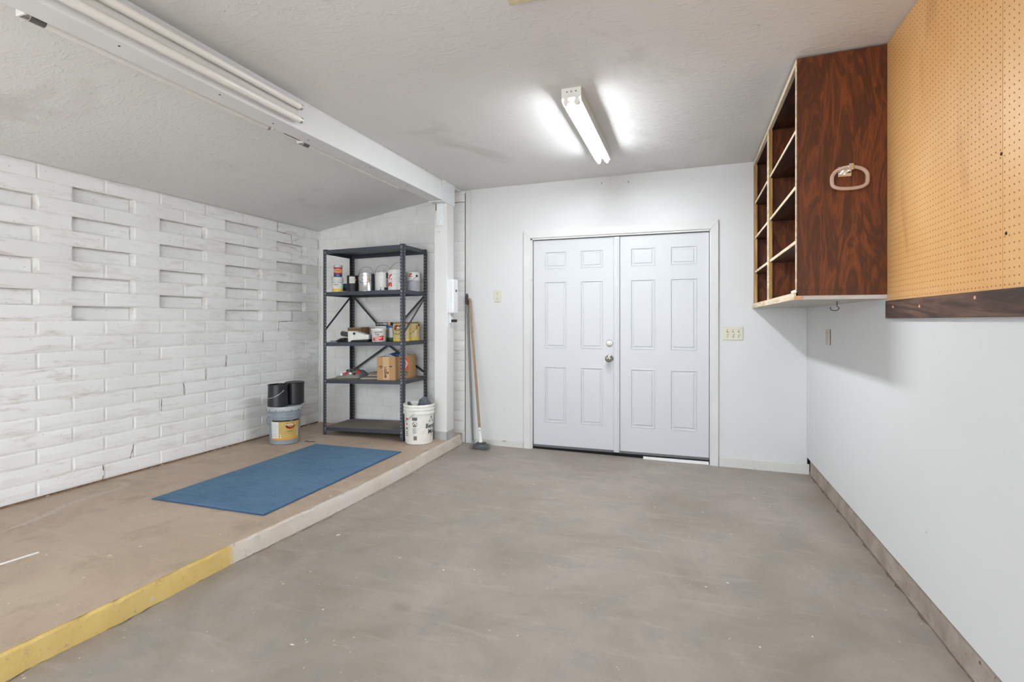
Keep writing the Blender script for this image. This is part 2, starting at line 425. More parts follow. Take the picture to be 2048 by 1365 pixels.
# slab strip between the slab box and the curb lip
bm = NB(); prev = None
for i in range(60):
    y = YF + (5.0 - YF) * i / 59; x = curb_x(y)
    cur = (bm.verts.new((-2.45, y, SLAB + .0006)), bm.verts.new((x - .012, y, SLAB + .0006)))
    if prev: bm.faces.new((prev[0], cur[0], cur[1], prev[1]))
    prev = cur
obj('slab_lip', bm, 'concrete_slab', bpy.data.objects['floor_slab'])
def stain(pts, wd, seed):
    bm = NB(); q = random.Random(seed); P = []
    for (xa, ya), (xb, yb) in zip(pts, pts[1:]):
        for k in range(8): P.append((xa + (xb - xa) * k / 8, ya + (yb - ya) * k / 8))
    P.append(pts[-1]); prev = None
    for j, (x, y) in enumerate(P):
        a, b = P[max(0, j - 1)], P[min(len(P) - 1, j + 1)]; d = Vector((b[0] - a[0], b[1] - a[1])).normalized(); w_ = wd * q.uniform(.35, 1) * min(1, j / 6 + .1, (len(P) - 1 - j) / 6 + .1)
        cur = (bm.verts.new((x - d.y * w_, y + d.x * w_, SLAB + .0009)), bm.verts.new((x + d.y * w_, y - d.x * w_, SLAB + .0009)))
        if prev: bm.faces.new((prev[0], cur[0], cur[1], prev[1]))
        prev = cur
    obj('lime_stain', bm, 'lime_stain', bpy.data.objects['floor_slab'])
STAINS = (([(-3.614, 1.81), (-3.642, 1.959), (-3.677, 2.071), (-3.755, 2.222), (-3.772, 2.337), (-3.781, 2.45), (-3.772, 2.542), (-3.79, 2.606), (-3.83, 2.64), (-3.90, 2.648), (-3.935, 2.614)], .034), ([(-3.146, 2.168), (-3.129, 2.224), (-3.089, 2.271), (-3.066, 2.349)], .028))
for i_, (p_, w_) in enumerate(STAINS): stain(p_, w_, i_)
# settling crack at the foot of the curb
bm = NB(); prev = None; rnd = random.Random(11); off = 0
for i in range(170):
    y = .6 + (4.9 - .6) * i / 169; off = max(-.012, min(.03, off + rnd.uniform(-.008, .008)))
    x = curb_x(y) + .014 + off; wd = rnd.uniform(.0015, .006) if rnd.random() < .85 else .0004
    z = floor_z(x) + .0012
    cur = (bm.verts.new((x - wd / 2, y, z)), bm.verts.new((x + wd / 2, y, z)))
    if prev: bm.faces.new((prev[0], cur[0], cur[1], prev[1]))
    prev = cur
obj('floor_crack', bm, 'crack_dark', ff)

# ceilings
def ceil_z(x): return 2.636 + (x + 2.15) * .0105
bm = NB(); vs = [bm.verts.new(p) for p in ((-2.42, YF, ceil_z(-2.42)), (1.15, YF, ceil_z(1.15)), (1.15, 5.1, ceil_z(1.15)), (-2.42, 5.1, ceil_z(-2.42)),
    (-2.42, YF, 2.85), (1.15, YF, 2.85), (1.15, 5.1, 2.85), (-2.42, 5.1, 2.85))]
for f in ((0, 1, 2, 3), (4, 5, 6, 7), (0, 1, 5, 4), (1, 2, 6, 5), (2, 3, 7, 6), (3, 0, 4, 7)): bm.faces.new([vs[i] for i in f])
struct('ceiling', bm, 'ceiling_paint', 'textured off-white flat garage ceiling')
def slope_z(x): return 2.311 + (x + 4.052) * .169
bm = NB(); vs = [bm.verts.new(p) for p in ((-4.25, YF, slope_z(-4.25)), (-2.4, YF, slope_z(-2.4)), (-2.4, 5.1, slope_z(-2.4)), (-4.25, 5.1, slope_z(-4.25)),
    (-4.25, YF, 2.85), (-2.4, YF, 2.85), (-2.4, 5.1, 2.85), (-4.25, 5.1, 2.85))]
for f in ((0, 1, 2, 3), (4, 5, 6, 7), (0, 1, 5, 4), (1, 2, 6, 5), (2, 3, 7, 6), (3, 0, 4, 7)): bm.faces.new([vs[i] for i in f])
struct('ceiling_slope', bm, 'ceiling_slope_paint', 'sloping textured ceiling above the raised slab')

# right wall on its concrete kerb, black plate painted as the shade behind the notch
struct('wall_right', B(XR, 1.15, YF, YB + .1, .117, 2.80), 'wall_right_paint', 'smooth white painted right wall')
struct('baseboard_right', B(.972, 1.15, YF, 4.955, -.08, .1165), 'concrete_kerb', 'exposed concrete kerb under the right wall')
struct('trim_2', B(.90, 1.14, YB + .075, YB + .10, -.05, .14), 'void', 'near-black plate painted as the shade in the corner notch at the foot of the right wall')
# thin rough joint at the kerb foot
bm = NB(); prev = None; rnd = random.Random(5)
for i in range(120):
    y = .4 + 4.5 * i / 119; wd = abs(rnd.gauss(0, .006)) + .0015; z = floor_z(.97) + .0012
    cur = (bm.verts.new((.9715, y, z + .004)), bm.verts.new((.9715 - wd, y, z)))
    if prev: bm.faces.new((prev[0], cur[0], cur[1], prev[1]))
    prev = cur
obj('kerb_joint', bm, 'kerb_grit', bpy.data.objects['baseboard_right'])

# back wall with the door opening
DX0, DX1, DZ = -1.495, .196, 2.092
bm = NB(); box(bm, -2.2, DX0, YB, YB + .09, -.05, 2.82); box(bm, DX1, .954, YB, YB + .09, -.06, 2.82); box(bm, DX0, DX1, YB, YB + .09, DZ, 2.82)
struct('wall_back', bm, 'wall_paint', 'white painted back wall around the double door')
struct('wall_back_light_block', B(-4.4, 1.3, YB + .125, YB + .17, -.2, 2.9), 'void', 'unseen dark panel added behind the back wall to stop light leaks')  # unseen panel added to block sky light leaking in from behind
struct('trim_3', B(-2.203, -2.150, YB - .012, YB, floor_z(-2.2), 2.632), 'trim_paint', 'narrow white batten where plaster meets block wall', bevel=.003)
struct('trim_4', B(-2.2115, -2.2035, YB - .004, YB + .02, .0, 2.61), 'crack_dark', 'dark open joint between block wall and batten')
struct('baseboard_back', B(-2.15, -1.572, YB - .014, YB, floor_z(-1.9) - .01, .055), 'baseboard_paint', 'low scuffed baseboard left of the double door', bevel=.004)
struct('baseboard_back', B(.258, .968, YB - .016, YB, floor_z(.6) - .012, .056), 'baseboard_paint', 'low scuffed baseboard right of the double door', bevel=.004)

# door casing and jambs
CY = YB - .018
bm = NB(); prism(bm, [(-1.566, floor_z(-1.5) - .005), (-1.497, floor_z(-1.5) - .005), (-1.497, 2.096), (-1.566, 2.168)], 'y', CY, YB)
struct('trim_5', bm, 'trim_paint', 'left upright of the chipped white door casing', bevel=.003)
bm = NB(); prism(bm, [(.187, floor_z(.2) - .005), (.253, floor_z(.2) - .005), (.253, 2.164), (.187, 2.096)], 'y', CY, YB)
struct('trim_6', bm, 'trim_paint', 'right upright of the chipped white door casing', bevel=.003)
bm = NB(); prism(bm, [(-1.566, 2.168), (-1.497, 2.096), (.187, 2.096), (.253, 2.164)], 'y', CY, YB); box(bm, -1.566, .253, YB - .01, YB, 2.163, 2.180)
struct('trim_7', bm, 'trim_paint', 'chipped white head piece of the door casing', bevel=.002)
bm = NB(); box(bm, DX0 - .002, -1.478, YB - .006, YB + .09, -.02, DZ); box(bm, .180, DX1 + .002, YB - .006, YB + .09, -.03, DZ); box(bm, DX0, DX1, YB - .006, YB + .09, 2.080, DZ + .004)
struct('trim_8', bm, 'trim_paint', 'white jamb lining inside the door casing')

# the two door leaves with six raised panels each
DY = 5.003
def leaf(name, x0, x1, cols, label):
    z0, z1 = .036, 2.074
    rws = [(.262, .820), (1.0, 1.663), (1.786, 1.960)]
    root = sthing(name, label, (0, 0, 0))
    xs = [x0, cols[0][0], cols[0][1], cols[1][0], cols[1][1], x1]
    zs = [z0, rws[0][0], rws[0][1], rws[1][0], rws[1][1], rws[2][0], rws[2][1], z1]
    bm = NB(); V = [[bm.verts.new((x, DY, z)) for x in xs] for z in zs]
    for k in range(7):
        for i in range(5):
            if k % 2 == 1 and i % 2 == 1: continue
            bm.faces.new((V[k][i], V[k][i + 1], V[k + 1][i + 1], V[k + 1][i]))
    box(bm, x0, x1, DY + .016, DY + .045, z0, z1)
    for (a, b, c, d) in (((x0, z0), (x1, z0), 0, 0), ((x0, z1), (x1, z1), 0, 0), ((x0, z0), (x0, z1), 0, 0), ((x1, z0), (x1, z1), 0, 0)):
        q = [bm.verts.new((a[0], DY, a[1])), bm.verts.new((b[0], DY, b[1])), bm.verts.new((b[0], DY + .02, b[1])), bm.verts.new((a[0], DY + .02, a[1]))]
        bm.faces.new(q)
    obj('leaf', bm, 'door_paint', root)
    for (a, b) in cols:
        for (c, d) in rws:
            bm = NB(); rings = []
            for ins, dep in ((0, 0), (.004, -.0022), (.009, -.0022), (.014, .006), (.026, .006), (.030, .0015), (.036, .0005)):
                rings.append([bm.verts.new((x, DY + dep, z)) for x, z in ((a + ins, c + ins), (b - ins, c + ins), (b - ins, d - ins), (a + ins, d - ins))])
            for p, q in zip(rings, rings[1:]):
                for i in range(4): bm.faces.new((p[i], p[(i + 1) % 4], q[(i + 1) % 4], q[i]))
            bm.faces.new(rings[-1])
            obj('panel', bm, 'door_paint', root)
    return root
d1 = leaf('door_1', -1.471, -.677, [(-1.357, -1.134), (-.997, -.776)], 'left white six-panel door leaf with knob and deadbolt')
d2 = leaf('door_2', -.616, .175, [(-.519, -.293), (-.160, .075)], 'right white six-panel door leaf without hardware')
# astragal strip on the meeting edge
bm = NB(); box(bm, -.674, -.619, DY - .016, DY + .03, .022, 2.072); box(bm, -.660, -.633, DY - .021, DY - .016, .022, 2.072)
struct('trim_9', bm, 'door_paint', 'white upright strip between the two door leaves', bevel=.002)
k = obj('deadbolt', lathe(NB(), [(.032, 0), (.033, .004), (.030, .010), (.020, .012), (0, .012)], 28), 'nickel', d1, (-.716, DY, 1.057), (PI / 2, 0, 0), True)
obj('thumb_turn', B(-.017, .017, -.005, .005, .010, .026), 'nickel', k, bevel=.003)
k = obj('door_knob', lathe(NB(), [(.034, 0), (.034, .005), (.028, .010), (.014, .014), (.013, .030), (.024, .037), (.033, .050), (.034, .060), (.029, .071), (.016, .077), (0, .078)], 32), 'nickel', d1, (-.716, DY, .913), (PI / 2, 0, 0), True)
obj('lock_button', lathe(NB(), [(.007, .076), (.007, .082), (0, .083)], 16), 'dark_slot', k)
# sweep under the doors, black box painted as shade in the gap
struct('trim_10', B(-1.47, .176, DY + .006, DY + .03, .012, .036), 'screw_grey', 'dark metal sweep under the double door')
struct('trim_11', B(-1.478, .18, YB + .02, YB + .09, floor_z(0) - .02, .010), 'void', 'near-black strip painted as the shade in the gap under the double door')
struct('trim_12', B(-.40, .172, YB - .004, YB + .012, floor_z(0), -.004 + .008), 'strip_white', 'white weather strip lying under the right door leaf')

# ------------------------------------------------------------------ block walls
ZR = [2.309]                                       # course lines from the top down
for i in range(10): ZR.append(ZR[-1] - .1037)
for i in range(11): ZR.append(ZR[-1] - .1055)
rb = random.Random(21)
def block_mesh(wd, h, dp, rng):          # slumped face: local x = width, y = out of the wall, z = height
    us = [0, .022, .5, .978, 1]; vs_ = [0, .12, .5, .88, 1]
    bm = NB(); g = []
    for v in vs_:
        row = []
        for u in us:
            e = min(u, 1 - u) < .001 or min(v, 1 - v) < .001
            y = 0 if e else .0030 + (.0022 if v == .5 else 0) - (.0015 if v == .9 else 0) + rng.uniform(-.0014, .0014)
            row.append(bm.verts.new((u * wd + (rng.uniform(-.002, .002) if .1 < u < .9 else 0), y, v * h + rng.uniform(-.0012, .0012))))
        g.append(row)
    for k in range(4):
        for i in range(4): bm.faces.new((g[k][i], g[k][i + 1], g[k + 1][i + 1], g[k + 1][i]))
    ring = g[0][:] + [r[-1] for r in g[1:]] + g[-1][-2::-1] + [r[0] for r in g[-2:0:-1]]
    bk = [bm.verts.new((v.co.x, -dp, v.co.z)) for v in ring]
    n = len(ring)
    for i in range(n): bm.faces.new((ring[i], bk[i], bk[(i + 1) % n], ring[(i + 1) % n]))
    me = bpy.data.meshes.new('block'); bmesh.ops.recalc_face_normals(bm, faces=bm.faces[:]); bm.to_mesh(me); bm.free()
    return me
VAR = {}
def variant(wd, h, mat):
    key = (round(wd, 3), round(h, 3), mat, rb.randrange(4))
    if key not in VAR:
        VAR[key] = block_mesh(wd, h, .03, rb); VAR[key].materials.append(MATS[mat])
    return VAR[key]
GAP = .0035
def course_cells(phase, lo, hi, mod):
    js = []; y = phase
    while y > lo: y -= mod
    while y < hi + mod: js.append(y); y += mod
    out = []
    for a, b in zip(js, js[1:]):
        a2, b2 = max(a, lo), min(b, hi)
        if b2 - a2 > .03: out.append((a2, b2, a, b))
    return out
mort = NB(); cells = []
for i in range(21):
    z1, z0 = ZR[i], ZR[i + 1]
    ph = 2.222 if i % 2 == 0 else 2.432
    for (a, b, fa, fb) in course_cells(ph, YF, YB, .42):
        mid = (fa + fb) / 2; rec = False
        if 1 <= i <= 9 and i % 2 == 1 and any(abs(mid - q) < .1 for q in (2.642, 3.902, 1.382, .122)): rec = True
        if 2 <= i <= 8 and i % 2 == 0 and any(abs(mid - q) < .1 for q in (2.012, 3.272, 4.532, .752)): rec = True
        cells.append((i, a, b, z0, z1, rec))
        box(mort, XL - .16, XL - (.048 if rec else .0022), a, b, z0, z1)
box(mort, XL - .16, XL - .012, YF, YB, SLAB - .05, ZR[21]); box(mort, XL - .16, XL - .004, YB, YB + .12, SLAB - .05, 2.36)
box(mort, XL - .16, XL - .02, YF, YB, 2.30, 2.36)
wl = struct('wall_left', mort, 'block_mortar', 'white painted slump block wall with recessed blocks')
rest = NB()
for (i, a, b, z0, z1, rec) in cells:
    if b < 1.3:
        x = XL - (.045 if rec else 0); box(rest, x - .03, x + .004, a + GAP, b - GAP, z0 + GAP, z1 - GAP); continue
    me = variant(b - a - 2 * GAP, z1 - z0 - 2 * GAP, 'block_paint')
    o = bpy.data.objects.new('block', me); C.objects.link(o); o.parent = wl
    o.location = (XL - (.045 if rec else 0) + rb.uniform(-.002, .0015), b - GAP, z0 + GAP); o.rotation_euler = (0, 0, -PI / 2)
o = obj('block_courses', rest, 'block_paint', wl); o['kind'] = 'stuff'
# rough raw mortar bed along the foot
bm = NB(); prev = None; rnd = random.Random(8)
for i in range(110):
    y = YB - i * (YB - .4) / 109
    a, b, t = rnd.uniform(-.004, .008), rnd.uniform(.016, .03), rnd.uniform(.0, .006)
    cur = [bm.verts.new((XL - .013 + t + a, y, SLAB - .004)), bm.verts.new((XL - .011 + t, y, SLAB + b * .6)), bm.verts.new((XL - .014, y, SLAB + b))]
    if prev:
        for k in range(2): bm.faces.new((prev[k], prev[k + 1], cur[k + 1], cur[k]))
    prev = cur
obj('mortar_bed', bm, 'mortar_raw', wl)
# stepped settlement crack following the joints
def crack(path, name='settlement_crack', par=wl):
    bm = NB(); pts = []
    for (y0, z0), (y1, z1) in zip(path, path[1:]):
        n = max(2, int(math.hypot(y1 - y0, z1 - z0) / .02))
        for k in range(n): pts.append((y0 + (y1 - y0) * k / n + rb.uniform(-.003, .003), z0 + (z1 - z0) * k / n + rb.uniform(-.003, .003)))
    pts.append(path[-1]); prev = None
    for j, (y, z) in enumerate(pts):
        q = pts[min(j + 1, len(pts) - 1)]; p = pts[max(j - 1, 0)]; d = Vector((q[0] - p[0], q[1] - p[1])).normalized()
        wd = rb.uniform(.0012, .0030)
        cur = (bm.verts.new((XL + .006, y - d.y * wd, z + d.x * wd)), bm.verts.new((XL + .006, y + d.y * wd, z - d.x * wd)))
        if prev: bm.faces.new((prev[0], cur[0], cur[1], prev[1]))
        prev = cur
    obj(name, bm, 'crack_dark', par)
crack([(4.331, 2.300), (4.324, 2.203), (4.524, 2.198), (4.539, 2.103)])
crack([(4.539, 1.372), (4.539, 1.268), (4.337, 1.262), (4.333, 1.163)])
for ya, yb, za, zb in ((4.13, 4.123, 1.163, 1.060), (3.918, 3.912, 1.06, .951), (3.70, 3.689, .953, .847), (3.48, 3.478, .846, .744), (3.263, 3.277, .742, .640), (3.07, 3.066, .64, .54), (2.846, 2.819, .320, .217), (2.626, 2.622, .215, .112)):
    crack([(ya, za), ((ya + yb) / 2 + .004, (za + zb) / 2), (yb, zb)])

# back block wall
mort = NB(); cells = []; ZB = [2.309 + .1037 * 3, 2.309 + .1037 * 2, 2.309 + .1037] + ZR
for i in range(len(ZB) - 1):
    z1, z0 = ZB[i], ZB[i + 1]; ph = -2.994 if i % 2 == 0 else -3.204
    for (a, b, fa, fb) in course_cells(ph, XL, -2.212, .421):
        if z0 > slope_z(b) + .01: continue
        cells.append((a, b, z0, min(z1, 2.60)))
        box(mort, a, b, YB + .0065, YB + .12, z0, min(z1, 2.60))
box(mort, XL, -2.203, YB + .0065, YB + .12, -.06, ZR[-1])
box(mort, -2.46, -2.2, YB + .0065, YB + .12, 2.5, 2.68)
wb = struct('wall_back_block', mort, 'back_block_paint', 'white painted block wall behind the steel shelf')
for (a, b, z0, z1) in cells:
    me = variant(b - a - .006, z1 - z0 - .006, 'back_block_paint')
    o = bpy.data.objects.new('block', me); C.objects.link(o); o.parent = wb
    o.location = (b - .003, YB + .003 + rb.uniform(-.0012, .0012), z0 + .003); o.rotation_euler = (0, 0, PI)
    o.scale = (1, .7, 1)
struct('trim_13', B(XL - .01, XL + .012, YB - .014, YB + .01, SLAB, 2.31), 'back_block_paint', 'rough mortar fillet in the block wall corner', bevel=.004)

# ------------------------------------------------------------------ beam, post and bracket
bp = sthing('ceiling_beam', 'long white painted timber ceiling beam', (-2.3175, 0, 2.439))
obj('beam', B(-.0675, .0675, YF, 4.79, 0, .178), 'beam_paint', bp, bevel=.004)
obj('nailer', B(-.0675, .0575, YF, YB, .182, .224), 'beam_paint', bp, bevel=.002)
rs = random.Random(2)
for y in (1.55, 2.05, 2.45, 2.75, 3.4, 3.95, 4.3):
    obj('nail_hole', lathe(NB(), [(.005, 0), (.005, .002), (0, .002)], 8), 'dark_slot', bp, (rs.uniform(-.01, .03), y, -.0015))
obj('bare_patch', B(-.0680, -.0615, 2.60, 2.74, -.0015, .010), 'rust', bp)
pp = sthing('support_post', 'white square post carrying the beam on the slab', (-2.318, 4.703, SLAB))
obj('post', B(-.068, .068, -.078, .080, 0, 2.345), 'post_paint', pp, bevel=.004)
bm = NB(); box(bm, -.070, .070, -.080, -.078, 0, .082); box(bm, .068, .070, -.080, .082, 0, .085); box(bm, -.070, -.068, -.080, .082, 0, .082)
obj('post_boot', bm, 'boot_metal', pp)
br = NB(); z0 = 2.341
box(br, .0690, .0755, -.185, .090, z0, z0 + .205); box(br, -.0755, .0755, -.185, .090, z0 - .008, z0); box(br, -.0755, -.069, -.185, .090, z0, z0 + .1)
br = obj('bracket', br, 'bracket_paint', pp, bevel=.002)
for y, z in ((-.135, z0 + .190), (-.138, z0 + .103)):
    obj('bolt', lathe(NB(), [(.017, 0), (.017, .004), (.012, .005), (.012, .013), (0, .014)], 6), 'bracket_paint', br, (.0765, y, z), (0, PI / 2, 0))
st = obj('strap', B(-.042, .034, -.086, -.079, z0 - .228, z0 - .006), 'bracket_paint', pp, bevel=.002)
for z in (z0 - .108, z0 - .190):
    obj('bolt', lathe(NB(), [(.018, 0), (.018, .004), (.013, .005), (.013, .014), (0, .015)], 6), 'bracket_paint', st, (-.004, -.086, z), (PI / 2, 0, 0))
obj('rust_stain', B(-.055, -.046, -.0795, -.0785, z0 - .075, z0 - .008), 'rust', pp)
obj('nail', tube(NB(), [(-.022, -.079, 2.058), (.004, -.108, 2.047)], .0022, 6), 'screw_grey', pp)

# winch handle box on the post
t = thing('crank_box', 'white metal crank box with black grip on the side of the post', 'crank', (-2.25, 4.705, 1.27))
obj('housing', B(0, .062, -.062, .055, .075, .415), 'bracket_paint', t, bevel=.012)
bm = NB(); prism(bm, [(-.050, .10), (.010, .10), (.000, -.022), (-.030, -.022)], 'x', .004, .022)
a = obj('arm', bm, 'bracket_paint', t, bevel=.003)
obj('grip', tube(NB(), [(.020, -.014, .002), (.075, -.014, .002)], .014, 14), 'black_plastic', a, smooth=True)
obj('pivot', tube(NB(), [(.06, .0, .30), (.068, .0, .30)], .012, 12), 'screw_grey', t)
obj('slot', B(-.001, .003, -.064, -.050, .05, .16), 'dark_slot', t)
obj('back_plate', B(0, .004, -.07, .06, -.06, .43), 'bracket_paint', t)

# ------------------------------------------------------------------ fluorescent fixtures
def tube_pair(root, L, xs, zs, r, tm, ends=True, burnt=False):
    for x, z in zip(xs, zs):
        o = obj('lamp_tube', tube(NB(), [(x, .030, z), (x, L - .030, z)], r, 16), tm, root, smooth=True)
        for ya in (.012, L - .032): obj('end_cap', tube(NB(), [(x, ya, z), (x, ya + .020, z)], r * .99, 16), 'tube_metal', o, smooth=True)
        if burnt:
            obj('burnt_end', tube(NB(), [(x, .032, z), (x, .085, z)], r * 1.01, 16, False), 'tube_burnt', o, smooth=True)
t = thing('ceiling_light', 'lit two-tube fluorescent strip light on the flat ceiling', 'lamp', (-.657, 3.02, 2.594))
bm = NB(); prism(bm, [(-.059, -.020), (-.0565, -.020), (-.0565, 0), (.0565, 0), (.0565, -.020), (.059, -.020), (.059, .062), (-.059, .062)], 'y', 0, 1.22)
obj('housing', bm, 'fixture_white', t, bevel=.0008)
tube_pair(t, 1.22, (-.032, .032), (-.0205, -.0205), .019, 'tube_lit')
for y in (.004, 1.206):
    for x in (-.033, .033):
        bm = NB(); prism(bm, [(x - .012, 0), (x + .012, 0), (x + .014, -.028), (x + .008, -.044), (x - .008, -.044), (x - .014, -.028)], 'y', y, y + .010)
        obj('lamp_holder', bm, 'fixture_white', t)
for x in (-.025, 0, .028): obj('screw', lathe(NB(), [(.004, 0), (.004, .002), (0, .002)], 8), 'screw_grey', t, (x, -.001, .035), (PI / 2, 0, 0))

t = thing('beam_light', 'unlit two-tube fluorescent strip on the right face of the beam', 'lamp', (-2.25, .12, 2.515))
obj('housing', B(0, .022, 0, 2.43, -.042, .060), 'fixture_white', t, bevel=.003)
tube_pair(t, 2.44, (.045, .045), (-.038, .042), .019, 'tube_off')
for y in (.004, 2.424):
    for z in (-.038, .042):
        bm = NB(); box(bm, .018, .062, y, y + .010, z - .013, z + .013); obj('lamp_holder', bm, 'fixture_white', t, bevel=.003)
for nm, y0, lab in (('beam_light', 1.276, 'unlit fluorescent tube behind the beam, nearer one'), ('beam_light', 2.79, 'unlit fluorescent tube behind the beam, one nearer the post')):
    t = thing(nm, lab, 'lamp', (-2.386, y0, 2.475), group='fluorescent tubes on the hidden side of the beam')
    obj('housing', B(-.026, 0, 0, 1.27, -.006, .09), 'fixture_white', t)
    tube_pair(t, 1.27, (-.050,), (-.015,), .019, 'tube_off', burnt=True)
    for y in (.0, 1.26): obj('lamp_holder', B(-.068, -.015, y, y + .010, -.030, .012), 'fixture_white', t, bevel=.003)

# ceiling register at the top edge of the picture
t = thing('ceiling_register', 'beige framed ceiling register near the top of the picture', 'vent', (-.545, 1.945, ceil_z(-.545)))
bm = NB()
for a in ((-.19, .19, -.19, -.16), (-.19, .19, .16, .19), (-.19, -.16, -.16, .16), (.16, .19, -.16, .16)): box(bm, *a, -.012, .004)
obj('frame', bm, 'vent_beige', t, bevel=.003)
for i in range(9): obj('slat', bar(NB(), (-.16, -.14 + i * .035, -.006), (.16, -.14 + i * .035, -.006), .022, .002, (0, .5, 1)), 'vent_beige', t)
obj('duct', B(-.16, .16, -.16, .16, .001, .004), 'dark_slot', t)

# ------------------------------------------------------------------ wall cabinet, pegboard, ledger
CX0, CX1, CY0, CY1, CZ0, CZ1 = .538, .947, 3.07, 4.975, 1.403, 2.648
t = thing('wall_cabinet', 'dark stained open plywood cabinet hung under the ceiling', 'cabinet', (CX0, CY0, CZ0))
wd, dp, ht = CX1 - CX0, CY1 - CY0, CZ1 - CZ0
obj('side_panel', prism(NB(), [(.002, 0), (wd, 0), (wd, ht + .012), (.002, ht + .004)], 'y', 0, .019), 'dark_plywood', t)
obj('side_panel', B(.002, wd, dp - .019, dp, 0, ht), 'dark_plywood', t)
obj('back_panel', B(wd - .008, wd, .019, dp - .019, 0, ht), 'dark_shelf_wood', t)
obj('top_panel', B(.002, wd, .019, dp - .019, ht - .019, ht), 'dark_shelf_wood', t)
obj('bottom_panel', B(-.002, wd, .002, dp, -.020, .0), 'primed_board', t)
obj('bottom_edge', B(-.012, .006, .0, dp, -.021, .016), 'pale_edge', t)
obj('front_edge', B(-.002, .003, 0, .019, 0, ht + .004), 'pale_edge', t)
obj('top_rail', B(-.002, .017, .019, dp, ht - .034, ht), 'pale_edge', t)
obj('stile', B(.004, .024, dp - .062, dp, .0, ht - .03), 'pine_stile', t)
o = obj('stile', B(.0, .022, .985, 1.050, .0, ht - .03), 'pine_stile', t); obj('stile_face', B(-.003, .0, .984, 1.051, .0, ht - .03), 'pale_edge', o)
obj('divider', B(.022, wd - .008, 1.01, 1.03, 0, ht - .019), 'dark_plywood', t)
for zz in (2.302, 2.001, 1.707):
    for a, b in ((.019, 1.01), (1.03, dp - .019)):
        o = obj('shelf', B(.010, wd - .008, a, b, zz - CZ0 - .022, zz - CZ0 - .004), 'dark_shelf_wood', t)
        obj('shelf_edge', B(.006, .010, a, b, zz - CZ0 - .022, zz - CZ0 - .004), 'pale_edge', o)
obj('raw_corner', B(-.008, .03, -.003, .004, -.018, -.001), 'raw_stub', t)
obj('side_groove', B(.0, wd, -.001, .0006, .028, .0315), 'crack_dark', t)

t = thing('towel_ring', 'clear D-shaped towel ring on a chrome mount on the cabinet side', 'towel ring', (.757, CY0, 2.043))
obj('wall_plate', B(-.031, .031, -.010, 0, -.034, .018), 'chrome', t, bevel=.003)
bm = NB(); prism(bm, [(-.022, .012), (.022, .012), (.016, -.012), (-.016, -.012)], 'y', -.045, -.008); obj('arm', bm, 'chrome', t, bevel=.003)
obj('clasp', B(.006, .028, -.058, -.028, -.014, .020), 'chrome', t, bevel=.003)
pts = []
for i in range(48):
    a = 2 * PI * i / 48; c, s = math.cos(a), math.sin(a)
    x = math.copysign(abs(c) ** .85, c) * .078; zc = -.052 + (math.copysign(abs(s) ** .95, s) * .056 if s > 0 else math.copysign(abs(s) ** .45, s) * .052)
    pts.append((x + .012, -.044, zc))
pts.append(pts[0]); pts.append(pts[1]); obj('ring', tube(NB(), pts, .0095, 10, False), 'lucite', t, smooth=True)

tag(obj('paper_roll', tube(NB(), [(.549, 3.094, 1.4295), (.549, 3.235, 1.4295)], .0095, 12), 'strip_white', smooth=True), 'small white tube lying on the cabinet floor at its near end', 'tube')
pts = [(.80, 3.39, 1.387), (.80, 3.39, 1.352)]
for i in range(9):
    a = -.35 + i / 8 * (PI + .9); pts.append((.788 + .022 * math.cos(a), 3.39, 1.342 - .013 * math.sin(a)))
tag(obj('screw_hook', tube(NB(), pts, .0024, 8), 'crack_dark', smooth=True), 'bent dark wire hook screwed under the wall cabinet', 'hook')
t = thing('wall_strip', 'short weathered strip fixed on the right wall under the cabinet', 'strip', (XR, 4.235, 1.155))
obj('strip', B(-.012, 0, -.042, .042, -.056, .056), 'paper', t, bevel=.002)
obj('screw', lathe(NB(), [(.004, 0), (.004, .002), (0, .002)], 8), 'screw_grey', t, (-.012, 0, .03), (0, -PI / 2, 0))
obj('strip_edge', B(-.004, 0, -.046, -.042, -.056, .056), 'rust', t)

PZ0 = 1.372
def peg(y0, y1, label):
    t = thing('pegboard', label, 'pegboard', (XR, y0, PZ0), group='pegboard sheets on the right wall')
    ht = ceil_z(XR) - PZ0 - .004
    obj('sheet', B(-.0065, -.0005, .001, y1 - y0 - .001, 0, ht), 'pegboard_tan', t)
    bm = NB(); ny = int((y1 - y0 - .02) / .0254); nz = int((ht - .01) / .0254)
    for i in range(ny + 1):
        for k in range(nz + 1):
            y, z = .012 + i * .0254, .012 + k * .0254
            if y > y1 - y0 - .006 or z > ht - .006: continue
            vs = [bm.verts.new((-.0068, y + .0031 * math.cos(PI / 4 * q), z + .0031 * math.sin(PI / 4 * q))) for q in range(8)]; bm.faces.new(vs)
    h = obj('peg_holes', bm, 'peg_hole', t); h['kind'] = 'stuff'
    return t
p1 = peg(2.058, 3.066, 'tan pegboard sheet beside the dark wall cabinet')
p2 = peg(.84, 2.056, 'tan pegboard sheet at the right edge of the picture')
for y, z in ((2.045, 2.333), (2.064, 1.802), (2.038, 1.545)):
    obj('nail_head', lathe(NB(), [(.006, 0), (.005, .002), (0, .003)], 10), 'dark_slot', p2, (-.0065, y - .84, z - PZ0), (0, -PI / 2, 0))
t = thing('ledger_board', 'rough dark brown board under the pegboard', 'board', (XR, .84, 1.283))
obj('board', B(-.022, -.0005, 0, 2.205, 0, .087), 'ledger_wood', t, bevel=.003)
obj('splinter', B(-.015, -.001, 2.185, 2.212, .074, .089), 'paper', t)
for y in (.95, 1.35, 1.80, 2.1): obj('knot', lathe(NB(), [(.007, 0), (.005, .0015), (0, .002)], 8), 'raw_stub', t, (-.022, y, .02 + (y * 37 % 1) * .05), (0, -PI / 2, 0))

